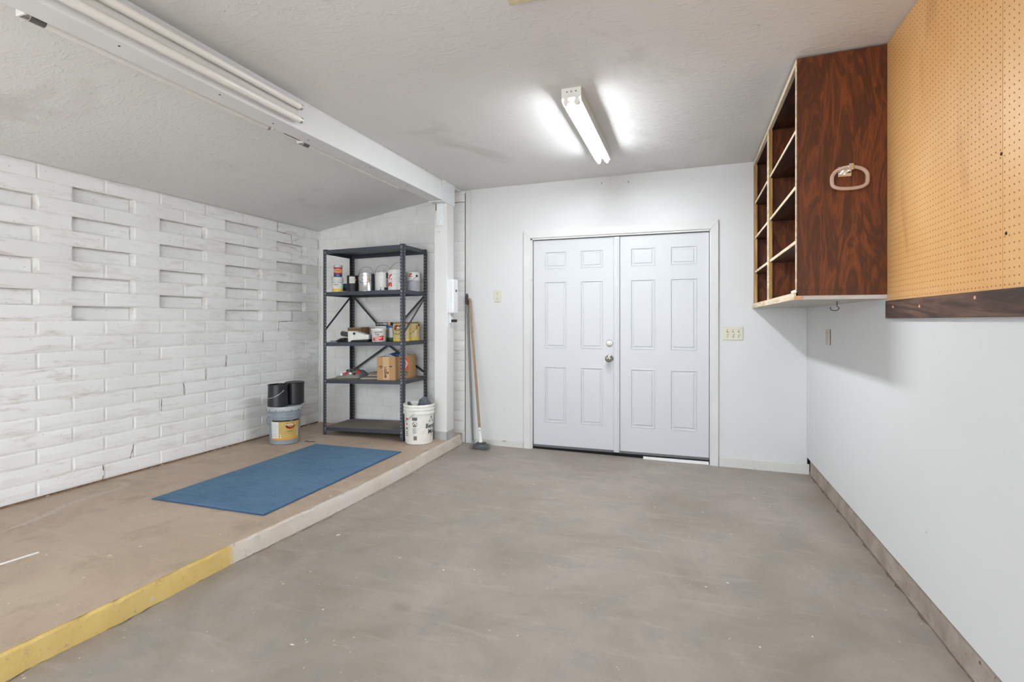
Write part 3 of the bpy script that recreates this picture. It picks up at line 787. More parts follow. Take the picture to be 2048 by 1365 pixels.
# ------------------------------------------------------------------ outlet and switch
t = thing('wall_outlet', 'beige duplex outlet left of the double door', 'outlet', (-1.849, YB, 1.524))
obj('plate', B(-.036, .036, -.006, 0, -.060, .060), 'beige_plastic', t, bevel=.003)
for z in (.026, -.026):
    o = obj('socket', lathe(NB(), [(.016, 0), (.016, .002), (0, .002)], 20), 'beige_plastic', t, (0, -.006, z), (PI / 2, 0, 0))
    bm = NB(); box(bm, -.008, -.0055, -.003, .006, .0015, .0025); box(bm, .0045, .007, -.003, .006, .0015, .0025); box(bm, -.003, .002, -.012, -.007, .0015, .0025)
    obj('slots', bm, 'dark_slot', o)
t = thing('light_switch', 'beige triple toggle switch plate right of the double door', 'switch', (.372, YB, 1.160))
obj('plate', B(-.082, .082, -.006, 0, -.058, .058), 'beige_plastic', t, bevel=.003)
for x in (-.046, 0, .046):
    o = obj('toggle', prism(NB(), [(-.006, .012), (-.010, .012), (-.020, -.010), (-.012, -.014), (-.006, -.012)], 'x', x - .0045, x + .0045), 'beige_plastic', t)
    obj('toggle_slot', B(x - .006, x + .006, -.0064, -.005, .006, .018), 'dark_slot', o)
    for z in (.031, -.031): obj('screw', lathe(NB(), [(.0035, 0), (.0035, .0015), (0, .0015)], 8), 'dark_slot', t, (x, -.006, z), (PI / 2, 0, 0))
for x, z, nb in ((-.79, 2.597, 'left one'), (-.54, 2.588, 'right one')):
    tag(obj('wall_nail', tube(NB(), [(x, YB, z), (x + .003, YB - .02, z - .002), (x + .008, YB - .022, z - .022)], .0022, 6), 'screw_grey'), 'small bent nail high on the wall above the double door, ' + nb, 'nail', 'nails above the double door')

# ------------------------------------------------------------------ floor mat and scraps
t = thing('floor_mat', 'blue carpet runner mat lying on the raised slab', 'mat', (-2.885, 3.27, SLAB + .0014), (0, 0, math.radians(.4)))
obj('pile', B(-.452, .452, -.79, .79, .002, .0095), 'mat_pile', t, bevel=.003)
obj('border', B(-.463, .463, -.801, .801, 0, .005), 'mat_border', t, bevel=.002)
t = tag(obj('white_strip', bar(NB(), (-3.162, 1.40, SLAB + .003), (-3.112, 1.715, SLAB + .003), .013, .005), 'strip_white', bevel=.001), 'thin white strip lying on the slab at the left edge', 'strip')
pts = [(-3.525, 4.118, SLAB + .004), (-3.50, 4.135, SLAB + .008), (-3.485, 4.125, SLAB + .004), (-3.468, 4.12, SLAB + .004), (-3.455, 4.132, SLAB + .008), (-3.42, 4.142, SLAB + .004)]
tag(obj('wire_scrap', tube(NB(), pts, .0032, 6), 'scrap_dark'), 'small dark twisted scrap on the slab behind the blue mat', 'scrap')

# ------------------------------------------------------------------ steel shelving unit
SX0, SX1, SY0, SY1 = -3.571, -2.629, 4.447, 4.925
LV = [(2.000, 2.018), (1.567, 1.577), (1.047, 1.068), (.665, .688), (.176, .203)]       # top of each board at the left and right end
def lev(k, x): a, b = LV[k]; return a + (b - a) * (x - SX0) / (SX1 - SX0)
def tilt(k): return -math.atan((LV[k][1] - LV[k][0]) / (SX1 - SX0))
su = thing('shelving_unit', 'dark grey steel shelving unit with five shelves in the corner', 'shelf', (SX0, SY0, SLAB))
W, Dp, H = SX1 - SX0, SY1 - SY0, 1.925
for sx, sy in ((0, 0), (1, 0), (0, 1), (1, 1)):
    x0 = 0 if sx == 0 else W; y0 = 0 if sy == 0 else Dp; dx = 1 if sx == 0 else -1; dy = 1 if sy == 0 else -1
    bm = NB(); Hh = H - (.018 if sx == 0 else 0)
    xs = sorted((x0, x0 + dx * .038)); ys = sorted((y0, y0 + dy * .0022)); box(bm, *xs, *ys, 0, Hh)
    xs = sorted((x0, x0 + dx * .0022)); ys = sorted((y0, y0 + dy * .038)); box(bm, *xs, *ys, 0, Hh)
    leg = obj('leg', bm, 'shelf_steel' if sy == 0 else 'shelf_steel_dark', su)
    hb = NB(); n = 58
    for i in range(n):
        z = .045 + i * (Hh - .08) / (n - 1)
        for q in ((x0 + dx * .027, y0 - (.0004 if sy == 0 else .0026), 0), ):
            vs = [hb.verts.new((q[0] + .0040 * math.cos(PI / 3 * j), (y0 - .0004) if sy == 0 else (y0 - .0022 - .0004), z + .0058 * math.sin(PI / 3 * j))) for j in range(6)]; hb.faces.new(vs)
        px = (x0 + .0004) if sx == 1 else (x0 + .0022 + .0004)
        vs = [hb.verts.new((px, y0 + dy * .027 + .0040 * math.cos(PI / 3 * j), z + .0058 * math.sin(PI / 3 * j))) for j in range(6)]; hb.faces.new(vs)
    h = obj('bolt_holes', hb, 'hole_light', leg); h['kind'] = 'stuff'  # pale discs painted as wall light showing through the holes
    obj('foot_cap', B(min(x0, x0 + dx * .04) - .001, max(x0, x0 + dx * .04) + .001, min(y0, y0 + dy * .04) - .001, max(y0, y0 + dy * .04) + .001, Hh - .002, Hh + .004), 'black_plastic', leg)
for k in range(5):
    zc = (LV[k][0] + LV[k][1]) / 2 - SLAB
    bm = NB(); box(bm, .003, W - .003, .003, Dp - .003, -.0025, -.0005)
    for y in (.0025, Dp - .0045): box(bm, .003, W - .003, y, y + .002, -.038, 0)
    for x in (.0025, W - .0045): box(bm, x, x + .002, .003, Dp - .003, -.038, 0)
    for v in bm.verts: v.co.x -= W / 2
    o = obj('shelf', bm, 'shelf_steel' if k < 2 else 'shelf_steel', su, (W / 2, 0, zc), (0, tilt(k), 0))
    if k >= 3: obj('shelf_liner', B(-W / 2 + .006, W / 2 - .006, .006, Dp - .006, -.0004, .0006), 'shelf_board', o)
    for x in (-W / 2 + .022, W / 2 - .022): obj('bolt', lathe(NB(), [(.005, 0), (.005, .002), (0, .003)], 8), 'hole_light', o, (x, -.0006, -.018), (PI / 2, 0, 0))
yb = Dp + .001
z2, z3, z4 = [LV[i][0] - SLAB for i in (1, 2, 3)]
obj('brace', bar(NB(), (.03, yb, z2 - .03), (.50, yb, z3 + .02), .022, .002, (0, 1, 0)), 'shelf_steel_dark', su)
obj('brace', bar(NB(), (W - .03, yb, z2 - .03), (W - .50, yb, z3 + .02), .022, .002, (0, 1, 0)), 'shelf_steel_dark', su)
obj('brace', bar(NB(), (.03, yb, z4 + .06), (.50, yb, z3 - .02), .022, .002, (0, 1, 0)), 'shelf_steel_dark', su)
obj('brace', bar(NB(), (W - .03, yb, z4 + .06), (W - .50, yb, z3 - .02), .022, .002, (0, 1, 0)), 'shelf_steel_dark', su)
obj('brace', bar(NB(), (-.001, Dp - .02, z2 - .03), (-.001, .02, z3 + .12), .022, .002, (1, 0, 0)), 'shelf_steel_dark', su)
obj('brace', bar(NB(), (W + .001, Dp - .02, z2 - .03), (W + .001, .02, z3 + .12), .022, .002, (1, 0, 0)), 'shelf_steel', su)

# ------------------------------------------------------------------ cans, tubs and jars
def place(name, label, cat, k, x, y, group=None, dz=0):
    return thing(name, label, cat, (x, y, lev(k, x) + .0012 + dz), (0, tilt(k), 0), group)
def can(t, r, h, body, rim='can_tin', lid=True):
    o = obj('body', lathe(NB(), [(r * .985, 0), (r, .003), (r, .008), (r * .985, .011), (r * .985, h - .012), (r, h - .008), (r, h - .002), (r * .96, h)], 40), body, t, smooth=True)
    if lid: obj('lid', lathe(NB(), [(r * .93, h - .001), (r * .93, h + .001), (r * .86, h - .003), (r * .82, h - .003), (r * .80, h), (0, h)], 40), rim, t, smooth=True)
    return o
def bail(t, r, z, fa, drop, mat='steel_wire', side=1, spread=1.45, out=1.03):   # wire handle hanging or raised, ears at fa +- 90 deg
    pts = []
    for i in range(21):
        u = i / 20; a = fa - spread + 2 * spread * u; s = math.sin(PI * u)
        pts.append((r * out * math.cos(a), r * out * math.sin(a), z + drop * s))
    return obj('handle', tube(NB(), pts, .0018, 6), mat, t, smooth=True)
def arch(t, r, z, ha, lean, fa, mat='steel_wire'):     # raised handle arch
    pts = []
    for i in range(21):
        a = PI * i / 20; p = Vector((math.cos(a) * r, 0, math.sin(a) * ha)); p.y = lean * math.sin(a)
        c, s = math.cos(fa + PI / 2), math.sin(fa + PI / 2); pts.append((p.x * c - p.y * s, p.x * s + p.y * c, z + p.z))
    return obj('handle', tube(NB(), pts, .0017, 6), mat, t, smooth=True)
def ear(t, r, z, a):
    o = obj('ear', lathe(NB(), [(.012, 0), (.010, .005), (.004, .006), (0, .006)], 14), 'dark_slot', t, (r * math.cos(a), r * math.sin(a), z))
    o.rotation_euler = Vector((math.cos(a), math.sin(a), 0)).to_track_quat('Z', 'Y').to_euler(); return o
def patch(t, name, r, fa, d0, d1, z0, z1, mat, zs=1):
    return obj(name, cpatch(NB(), r, fa + d0, fa + d1, z0, z1, 12, zs), mat, t, smooth=True)

# second shelf from the top
x, y = -3.455, 4.525; fa = facing(x, y)
t = place('spackle_tub', 'white and yellow round tub under a small can, upper shelf left end', 'tub', 1, x, y)
r = .056
obj('body', lathe(NB(), [(.050, 0), (.052, .004), (r, .11), (r * 1.0, .115)], 36), 'plastic_white', t, smooth=True)
rf = lambda z: .0525 + .0035 * z / .11
o = patch(t, 'yellow_label', rf, fa, -1.3, 1.1, .006, .034, 'yellow'); 
o = patch(t, 'dark_label', rf, fa, -1.3, 1.2, .094, .109, 'ink_navy')
obj('print', ctext(NB(), 'Spackling', .012, lambda z: rf(z) + .0006, fa - .1, .101), 'ink_white', o)
o = patch(t, 'front_label', rf, fa, -1.3, 1.3, .036, .092, 'label_white')
bm = NB(); ctext(bm, 'PASTE', .016, lambda z: rf(z) + .0006, fa - .25, .076, .0006); ctext(bm, 'INTERIOR', .009, lambda z: rf(z) + .0006, fa - .2, .058)
obj('print', bm, 'ink_black', o)
obj('lid', lathe(NB(), [(.058, .113), (.060, .116), (.060, .150), (.055, .156), (.052, .157), (.050, .153), (0, .153)], 36), 'clear_frost', t, smooth=True)
t = thing('putty_can', 'small red, tan and blue can stacked on the white tub', 'can', (x + .006, y, lev(1, x) + .1605))
obj('body', lathe(NB(), [(.040, 0), (.041, .002), (.042, .112)], 32), 'ink_blue', t, smooth=True)
patch(t, 'orange_label', .0425, fa, -1.6, 1.6, .042, .078, 'can_orange'); patch(t, 'red_label', .0426, fa, -1.6, 1.6, .030, .042, 'ink_red')
o = patch(t, 'red_band', .0426, fa, -1.6, 1.6, .078, .094, 'ink_red')
obj('print', ctext(NB(), 'WOOD', .012, .0432, fa - .1, .060, .0008), 'ink_black', o)
obj('print', ctext(NB(), 'FILLER', .010, .0432, fa, .014), 'ink_white', o)
obj('lid', lathe(NB(), [(.043, .096), (.045, .098), (.045, .118), (.041, .121), (0, .121)], 32), 'bag_plastic', t, smooth=True)

x, y = -3.475, 4.70; fa = facing(x, y)
t = place('small_jar', 'small dark jar with a teal band behind the white tub', 'jar', 1, x, y)
can(t, .043, .098, 'black_can', 'black_can'); patch(t, 'teal_band', .0436, fa, -1.7, 1.7, .056, .094, 'teal')

x, y = -3.322, 4.60; fa = facing(x, y)
t = place('paint_can', 'black quart can with a white label and orange dot', 'can', 1, x, y, 'paint cans on the upper shelf')
can(t, .058, .172, 'black_can', 'black_can')
o = patch(t, 'label', .0584, fa, -.62, .42, .090, .158, 'label_white')
bm = NB()
for i in range(5): cpatch(bm, .0588, fa - .5, fa + .25 - .07 * (i % 3), .100 + i * .010, .103 + i * .010, 6)
obj('print', bm, 'ink_grey', o)
bm = NB(); vs = [bm.verts.new((.0592 * math.cos(fa + .46 + .17 * math.cos(q * PI / 8)), .0592 * math.sin(fa + .46 + .17 * math.cos(q * PI / 8)), .126 + .010 * math.sin(q * PI / 8))) for q in range(16)]; bm.faces.new(vs)
obj('dot_sticker', bm, 'orange_dot', t)

x, y = -3.153, 4.60; fa = facing(x, y)
t = place('paint_can', 'bare shiny tin gallon can with a raised wire handle', 'can', 1, x, y, 'paint cans on the upper shelf')
can(t, .083, .190, 'can_tin'); bail(t, .083, .155, fa - .35, -.068, spread=1.5); 
patch(t, 'can_patch', .0826, fa, .62, 1.35, .012, .180, 'patch_dark')  # dark patch over the right part of the tin
bm = NB(); ctext(bm, 'TIN', .018, .0834, fa - .35, .158); ctext(bm, '7 Y', .016, .0834, fa + .05, .158); ctext(bm, 'CL', .016, .0834, fa - .42, .122); ctext(bm, 'v w', .014, .0834, fa + .12, .122)
obj('print', bm, 'ink_black', t)
arch(t, .07, .19, .075, .06, fa)

x, y = -2.968, 4.63; fa = facing(x, y)
t = place('paint_can', 'white gallon can with dark paint drips and a raised handle', 'can', 1, x, y, 'paint cans on the upper shelf')
can(t, .083, .192, 'can_white'); arch(t, .082, .19, .085, .03, fa)
patch(t, 'can_patch', .0834, fa, .30, .85, .128, .186, 'patch_dark'); patch(t, 'can_patch', .0834, fa, .05, .9, .010, .036, 'patch_dark'); patch(t, 'can_patch', .0834, fa, .30, .75, .036, .12, 'ink_grey')
patch(t, 'can_patch', .0834, fa, -.45, -.33, .006, .02, 'ink_black'); patch(t, 'can_patch', .0834, fa, -.42, -.30, .028, .036, 'ink_black')

x, y = -2.783, 4.575; fa = facing(x, y)
t = place('paint_can', 'white gallon can with large red sideways letters', 'can', 1, x, y, 'paint cans on the upper shelf')
can(t, .086, .205, 'can_white'); ear(t, .085, .15, fa + 1.15); arch(t, .082, .20, .09, .05, fa - .5)
bm = NB(); ctext(bm, 'BIN', .085, .0866, fa - .88, .098, .0035, PI / 2); obj('red_print', bm, 'ink_red', t)
bm = NB()
for i in range(7): cpatch(bm, .0866, fa - .42, fa + .30 - .06 * (i % 2), .050 + i * .018, .0515 + i * .018, 6)
ctext(bm, 'PRIMER', .018, .0866, fa + .36, .10, 0, PI / 2); obj('print', bm, 'ink_grey', t)

x, y = -2.722, 4.795; fa = facing(x, y)
t = place('paint_can', 'white and grey gallon can with black handle ears by the rear post', 'can', 1, x, y, 'paint cans on the upper shelf')
can(t, .075, .200, 'can_white'); patch(t, 'grey_label', .0753, fa, -.9, 1.35, .010, .112, 'label_grey'); ear(t, .0755, .158, fa + .55); bail(t, .075, .155, fa - .75, -.06, spread=1.3)
obj('red_print', ctext(NB(), 'N', .05, .0758, fa - .35, .165, .002, PI / 2), 'ink_red', t)
tag(obj('can_lid', lathe(NB(), [(.05, 0), (.052, .004), (.047, .005), (.045, .002), (0, .002)], 28), 'label_grey', loc=(-3.36, 4.495, lev(1, -3.36) + .0012), rot=(0, tilt(1), 0)), 'flat paint-spattered can lid lying by the black quart can', 'lid')

# middle shelf
x, y = -3.395, 4.505
t = place('putty_knife', 'wide silver blade with a black handle at the left of the middle shelf', 'tool', 2, x, y)
obj('blade', prism(NB(), [(-.155, -.045), (-.035, -.018), (-.035, .022), (-.155, .035)], 'z', .002, .006), 'tool_grey', t)
obj('handle', tube(NB(), [(-.06, .0, .010), (.0, .0, .026), (.05, .0, .03)], [.008, .016, .014], 10), 'black_plastic', t, smooth=True)
t = place('tray_liner', 'flat metal tray at the left end of the middle shelf', 'tray', 2, -3.515, 4.63)
bm = NB(); prism(bm, [(-.045, 0), (.045, 0), (.05, .014), (.046, .014), (.042, .003), (-.042, .003), (-.046, .014), (-.05, .014)], 'y', -.085, .085)
obj('tray', bm, 'tool_grey', t)
t = place('paint_roller', 'worn dark paint roller cover on the middle shelf', 'roller', 2, -3.405, 4.61)
obj('nap', tube(NB(), [(-.075, .03, .086), (-.072, .03, .0865), (.085, -.03, .0685), (.088, -.03, .068)], [.020, .026, .026, .020], 18), 'roller_nap', t, smooth=True)
obj('core', tube(NB(), [(-.078, .031, .0866), (.092, -.031, .0676)], .014, 12), 'paper', t)
obj('frame_wire', tube(NB(), [(.088, -.03, .068), (.105, -.035, .064), (.107, .0, .03), (.05, .06, .006), (-.03, .08, .004)], .004, 8), 'steel_wire', t, smooth=True)
obj('rest', B(-.05, .06, -.03, .04, 0, .042), 'roller_nap', t, bevel=.01)

t = place('paint_pad', 'white plastic edger with a black base on the middle shelf', 'tool', 2, -3.188, 4.545)
obj('front_block', B(-.115, -.050, -.055, .04, 0, .112), 'plastic_white', t, bevel=.006)
bm = NB(); prism(bm, [(-.050, .018), (.125, .022), (.132, .072), (.080, .074), (-.030, .104), (-.050, .104)], 'y', -.048, .045); obj('body', bm, 'plastic_white', t, bevel=.005)
bm = NB(); prism(bm, [(-.075, .002), (.120, .002), (.138, .018), (.138, .026), (-.06, .019), (-.078, .012)], 'y', -.062, .045); obj('base_strip', bm, 'black_plastic', t, bevel=.003)
obj('grip_hole', tube(NB(), [(-.038, -.0575, .086), (-.038, -.040, .086)], .012, 12), 'black_plastic', t)
obj('end_cap', B(.112, .136, -.045, .042, .026, .07), 'jar_grey', t, bevel=.003)
t = place('cardboard_box', 'small open brown box behind the white edger', 'box', 2, -3.375, 4.78)
bm = NB(); box(bm, -.085, .085, -.075, -.071, 0, .145); box(bm, -.085, .085, .071, .075, 0, .150); box(bm, -.085, -.081, -.071, .071, 0, .148); box(bm, .081, .085, -.071, .071, 0, .148); box(bm, -.081, .081, -.071, .071, 0, .004)
obj('box', bm, 'cardboard_dark', t); obj('rim', B(-.086, .086, -.0765, -.070, .1385, .1455), 'cardboard', t)

x, y = -2.968, 4.545; fa = facing(x, y)
t = place('cleaner_tub', 'white tub with red label reading TSP on the middle shelf', 'tub', 2, x, y)
rf = lambda z: .068 + .006 * z / .12
obj('body', lathe(NB(), [(.066, 0), (.068, .004), (.074, .112), (.0755, .114)], 40), 'plastic_white', t, smooth=True)
obj('lid', lathe(NB(), [(.0765, .110), (.078, .112), (.078, .127), (.074, .132), (.070, .132), (.068, .129), (0, .129)], 40), 'plastic_white', t, smooth=True)
bm = NB(); z0_ = .010
for i in range(12):
    pass
g = []
for i in range(15):
    p = fa - .95 + 1.6 * i / 14; zt = .046 + .016 * i / 14
    g.append((bm.verts.new((rf(.01) * 1.012 * math.cos(p), rf(.01) * 1.012 * math.sin(p), .012)), bm.verts.new((rf(zt) * 1.012 * math.cos(p), rf(zt) * 1.012 * math.sin(p), zt))))
for a, b in zip(g, g[1:]): bm.faces.new((a[0], b[0], b[1], a[1]))
o = obj('red_label', bm, 'ink_red', t)
bm = NB()
for zz, a0, a1 in ((.044, -.85, .45), (.032, -.7, .3), (.021, -.6, .0)): cpatch(bm, lambda z: rf(z) * 1.02, fa + a0, fa + a1, zz - .0022, zz + .0022, 10)
obj('print_line', bm, 'ink_white', o)
bm = NB(); ctext(bm, 'TSP', .030, lambda z: rf(z) * 1.012, fa - .28, .070, .0006); ctext(bm, 'watermark', .018, lambda z: rf(z) * 1.012, fa - .12, .097, .0005)
obj('print', bm, 'ink_black', t)

t = place('flat_box', 'black and white printed box standing behind the TSP tub', 'box', 2, -3.045, 4.78)
obj('box', B(-.095, .085, -.03, .03, 0, .160), 'label_white', t); o = obj('black_top', B(-.096, .086, -.031, .031, .158, .196), 'ink_black', t)
bm = NB(); ftext(bm, 'US TAPE', .020, (-.045, -.0315, .178), (1, 0, 0), (0, 0, 1), .0004); ftext(bm, 'PRO', .026, (.022, -.0315, .178), (1, 0, 0), (0, 0, 1), .0008); obj('print', bm, 'ink_white', o)
obj('picture', B(.056, .086, -.0318, -.0305, .160, .194), 'can_orange', o)
bm = NB(); ftext(bm, 'Tape', .026, (-.05, -.0306, .135), (1, 0, 0), (0, 0, 1)); obj('print', bm, 'ink_grey', t)

x, y = -2.898, 4.68; fa = facing(x, y)
t = place('clear_jar', 'clear jar with a blue lid and green base on the middle shelf', 'jar', 2, x, y)
obj('body', lathe(NB(), [(.055, .034), (.057, .04), (.057, .135), (.052, .142)], 36), 'jar_grey', t, smooth=True)
obj('contents', lathe(NB(), [(.055, 0), (.057, .004), (.0575, .036), (.05, .037)], 36), 'jar_green', t, smooth=True)
patch(t, 'label', .0574, fa, -.5, .1, .040, .136, 'label_white')
obj('lid', lathe(NB(), [(.059, .140), (.060, .142), (.060, .160), (.056, .163), (0, .163)], 36), 'lid_blue', t, smooth=True)
def tan_can(x, y, label, logo):
    fa = facing(x, y)
    t = place('paint_can', label, 'can', 2, x, y, 'tan gallon cans on the middle shelf')
    can(t, .082, .192, 'tan_label', 'black_can')
    patch(t, 'yellow_band', .0824, fa, -1.8, 1.8, .004, .022, 'yellow'); patch(t, 'dark_band', .0824, fa, -1.8, 1.8, .178, .191, 'ink_black')
    bm = NB()
    for zz in (.04, .06, .08, .10): cpatch(bm, .0826, fa + .46, fa + .58, zz, zz + .014, 2)
    obj('icon', bm, 'label_white', t)
    if logo:
        for rr, zz, mt, e in ((.55, .032, 'ink_red', .0828), (.45, .025, 'ink_black', .0831)):
            bm = NB(); vs = [bm.verts.new((e * math.cos(fa - .45 + rr * math.cos(q * PI / 12)), e * math.sin(fa - .45 + rr * math.cos(q * PI / 12)), .135 + zz * math.sin(q * PI / 12))) for q in range(24)]; bm.faces.new(vs)
            o = obj('oval_logo', bm, mt, t)
        bm = NB(); ctext(bm, 'Dunn-Edwards', .0105, .0834, fa - .45, .140, 0, 0, .3); obj('print', bm, 'ink_white', o)
        bm = NB(); ctext(bm, 'PAINTS', .010, .0834, fa - .45, .126, .0003); obj('print', bm, 'ink_red', o)
        bm = NB(); ctext(bm, 'EVERSHIELD', .009, .0828, fa - .45, .080); obj('print', bm, 'ink_black', t)
    else:
        patch(t, 'red_sticker', .0826, fa, .62, .74, .118, .158, 'ink_red')
    ear(t, .0825, .160, fa + (.95 if logo else 1.05)); bail(t, .083, .158, fa - .45, -.09, spread=1.4)
    return t
tan_can(-2.722, 4.565, 'tan gallon can with a red and black oval logo behind the front post', True)
tan_can(-2.730, 4.785, 'tan gallon can with yellow base band by the rear right post', False)

# fourth shelf
x, y = -2.829, 4.66
k = 3
t = place('cardboard_carton', 'taped kraft carton with orange square print on the fourth shelf', 'box', k, x, y)
t.rotation_euler = (0, tilt(k), math.radians(-1.5))
bw, bd, bh = .105, .195, .232
bm = NB(); box(bm, -bw, bw, -bd, -bd + .004, 0, bh); box(bm, -bw, bw, bd - .004, bd, 0, bh); box(bm, -bw, -bw + .004, -bd + .004, bd - .004, 0, bh); box(bm, bw - .004, bw, -bd + .004, bd - .004, 0, bh); box(bm, -bw + .004, bw - .004, -bd + .004, bd - .004, 0, .004)
obj('box', bm, 'cardboard', t)
obj('flap', bar(NB(), (bw + .001, -bd + .01, bh - .002), (bw + .004, bd - .01, bh + .003), .012, .003), 'cardboard_pale', t)
o = obj('tape', B(-.036, .036, -bd - .0008, -bd + .001, 0, bh), 'tape', t)
bm = NB(); ftext(bm, 'LZZNB', .034, (-.008, -bd - .0014, .075), (1, 0, 0), (0, 0, 1), .0012, -PI / 2); ftext(bm, '83', .022, (.020, -bd - .0014, .072), (1, 0, 0), (0, 0, 1), .0012, -PI / 2); obj('stamp', bm, 'ink_black', o)
bm = NB()
for a, b, c, d in ((-.082, -.040, .132, .139), (-.078, -.042, .119, .124), (.040, .072, .130, .139)): box(bm, a, b, -bd - .0006, -bd + .001, c, d)
obj('print', bm, 'ink_black', t)
o = obj('orange_square', B(bw - .001, bw + .0008, -.110, .048, .078, .205), 'logo_orange', t)
bm = NB()
for i, s_ in enumerate(('THE', 'HOME', 'DEPOT')): ftext(bm, s_, .034, (bw + .0012, -.028 + (i - 1) * .028, .146 - (i - 1) * .026), (0, 1, 0), (0, 0, 1), .0022, .75)
obj('print', bm, 'ink_white', o)
bm = NB(); ftext(bm, 'Small Box', .026, (bw + .0012, -.010, .060), (0, 1, 0), (0, 0, 1), .0005); ftext(bm, '1.5 cu ft', .022, (bw + .0012, -.010, .036), (0, 1, 0), (0, 0, 1), .0005); obj('print', bm, 'ink_black', t)
t2 = thing('plastic_bag', 'crumpled blue and clear plastic poking out of the kraft carton', 'bag', (x - .005, y - .01, lev(k, x) + bh + .004))
bm = NB(); bmesh.ops.create_icosphere(bm, subdivisions=3, radius=.085); rr = random.Random(4)
for v in bm.verts: v.co.z *= .30; v.co.y *= 1.7; v.co *= 1 + rr.uniform(-.10, .10)
obj('bag', bm, 'bag_plastic', t2)
bm = NB(); bmesh.ops.create_icosphere(bm, subdivisions=2, radius=.045)
for v in bm.verts: v.co.z *= .45; v.co *= 1 + rr.uniform(-.15, .15)
obj('blue_wrap', bm, 'bag_blue', t2, (.05, -.09, .016))

t = place('hardware_pack', 'clear bag of fittings with round red tags on the fourth shelf', 'bag', 3, -3.325, 4.60)
bm = NB(); n = 14; rr = random.Random(9); g = []
for i in range(n + 1):
    row = []
    for j in range(n + 1):
        u, v = i / n, j / n; hgt = (math.sin(PI * u) ** .7) * (math.sin(PI * v) ** .6) * (.05 + .07 * u)
        row.append(bm.verts.new((-.16 + .30 * u + rr.uniform(-.004, .004), -.11 + .22 * v + .05 * u, .006 + hgt + rr.uniform(-.008, .010) * (hgt > .01))))
    g.append(row)
for i in range(n):
    for j in range(n): bm.faces.new((g[i][j], g[i + 1][j], g[i + 1][j + 1], g[i][j + 1]))
base = [g[i][0] for i in range(n + 1)]
obj('bag', bm, 'blister', t, smooth=True)
obj('bag_back', B(-.15, .14, -.10, .14, 0, .005), 'roller_nap', t)
for u, v, mt, r_ in ((.42, .12, 'ink_red', .017), (.82, .22, 'ink_red', .018), (.24, .16, 'ink_white', .015), (.60, .10, 'ink_white', .013), (.50, .34, 'jar_green', .015), (.66, .30, 'scrap_dark', .016), (.38, .36, 'scrap_dark', .015), (.74, .10, 'scrap_dark', .013), (.30, .30, 'ink_white', .012), (.58, .22, 'scrap_dark', .014)):
    hz = .010 + (math.sin(PI * u) ** .7) * (math.sin(PI * v) ** .6) * (.05 + .07 * u)
    o = obj('tag_disc', lathe(NB(), [(r_, -.006), (r_, .004), (r_ * .8, .007), (0, .007)], 16), mt, t, (-.16 + .30 * u, -.11 + .22 * v + .05 * u - .004, hz)); o.rotation_euler = (1.05, 0, .35)
rr = random.Random(6)
shp = [('paper_stack', .20, .13, .010, 0.0, 'paper', 'pale paper sheet lying at the bottom beside the kraft carton'), ('paper_stack', .19, .15, .012, .0105, 'paper_grey', 'grey sanding sheets in the middle of the pile beside the carton'), ('paper_stack', .17, .12, .012, .0235, 'paper', 'off-white folded sheets in the pile beside the carton'), ('paper_stack', .20, .14, .020, .0365, 'paper_grey', 'grey papers on top of the pile beside the carton')]
for i, (nm, a, b, h, dz, mt, lb) in enumerate(shp):
    t = place(nm, lb, 'papers', 3, -3.085 + .008 * i, 4.60 + .04 * i, 'papers beside the carton', dz)
    t.rotation_euler = (0, tilt(3), rr.uniform(-.2, .2))
    for j in range(2): obj('sheet', B(-a / 2 + .004 * j, a / 2 + .006 * j, -b / 2, b / 2 - .006 * j, h * j / 2, h * (j + 1) / 2 - .0008), mt, t)

# ------------------------------------------------------------------ buckets
def rib_profile(r0, r1, h, ribs):
    pr = [(r0 - .008, 0), (r0, .006)]
    for z, e in ribs: pr.append((r0 + (r1 - r0) * z / h + e, z))
    return pr
x, y = -2.474, 4.475; fa = facing(x, y)
t = thing('paint_bucket', 'white five-gallon bucket of rags in front of the post', 'bucket', (x, y, SLAB + .0012))
bh = .375; rf = lambda z: .131 + .013 * z / bh
pr = [(.122, 0), (.130, .004), (.131, .012), (rf(.285), .285), (.150, .286), (.151, .300), (.146, .303), (.146, .322), (.151, .325), (.151, .333), (.1465, .337), (.1465, .352), (.151, .356), (.1515, .372), (.149, .376), (.1445, .376), (.1435, .36), (.130, .05), (0, .05)]
obj('shell', lathe(NB(), pr, 56, False), 'plastic_white', t, smooth=True)
a0, a1 = fa - .48, fa - .12
w0 = lambda z: rf(z) + .0006; w1 = lambda z: rf(z) + .0012
o = obj('warning_label', cpatch(NB(), w0, a0, a1, .230, .262, 6), 'ink_black', t)
bm = NB(); ctext(bm, 'WARNING', .0105, w1, (a0 + a1) / 2, .2535); ctext(bm, '& DANGER', .0095, w1, (a0 + a1) / 2, .2385); obj('print', bm, 'ink_white', o)
bm = NB(); pc = (a0 + a1) / 2; zc = .194; g = []
for q in range(29):
    an = 2 * PI * q / 28
    g.append([bm.verts.new((w0(zc) * math.cos(pc + rad * math.cos(an) / w0(zc)), w0(zc) * math.sin(pc + rad * math.cos(an) / w0(zc)), zc + rad * math.sin(an))) for rad in (.0205, .0245)])
for p, q in zip(g, g[1:]): bm.faces.new((p[0], q[0], q[1], p[1]))
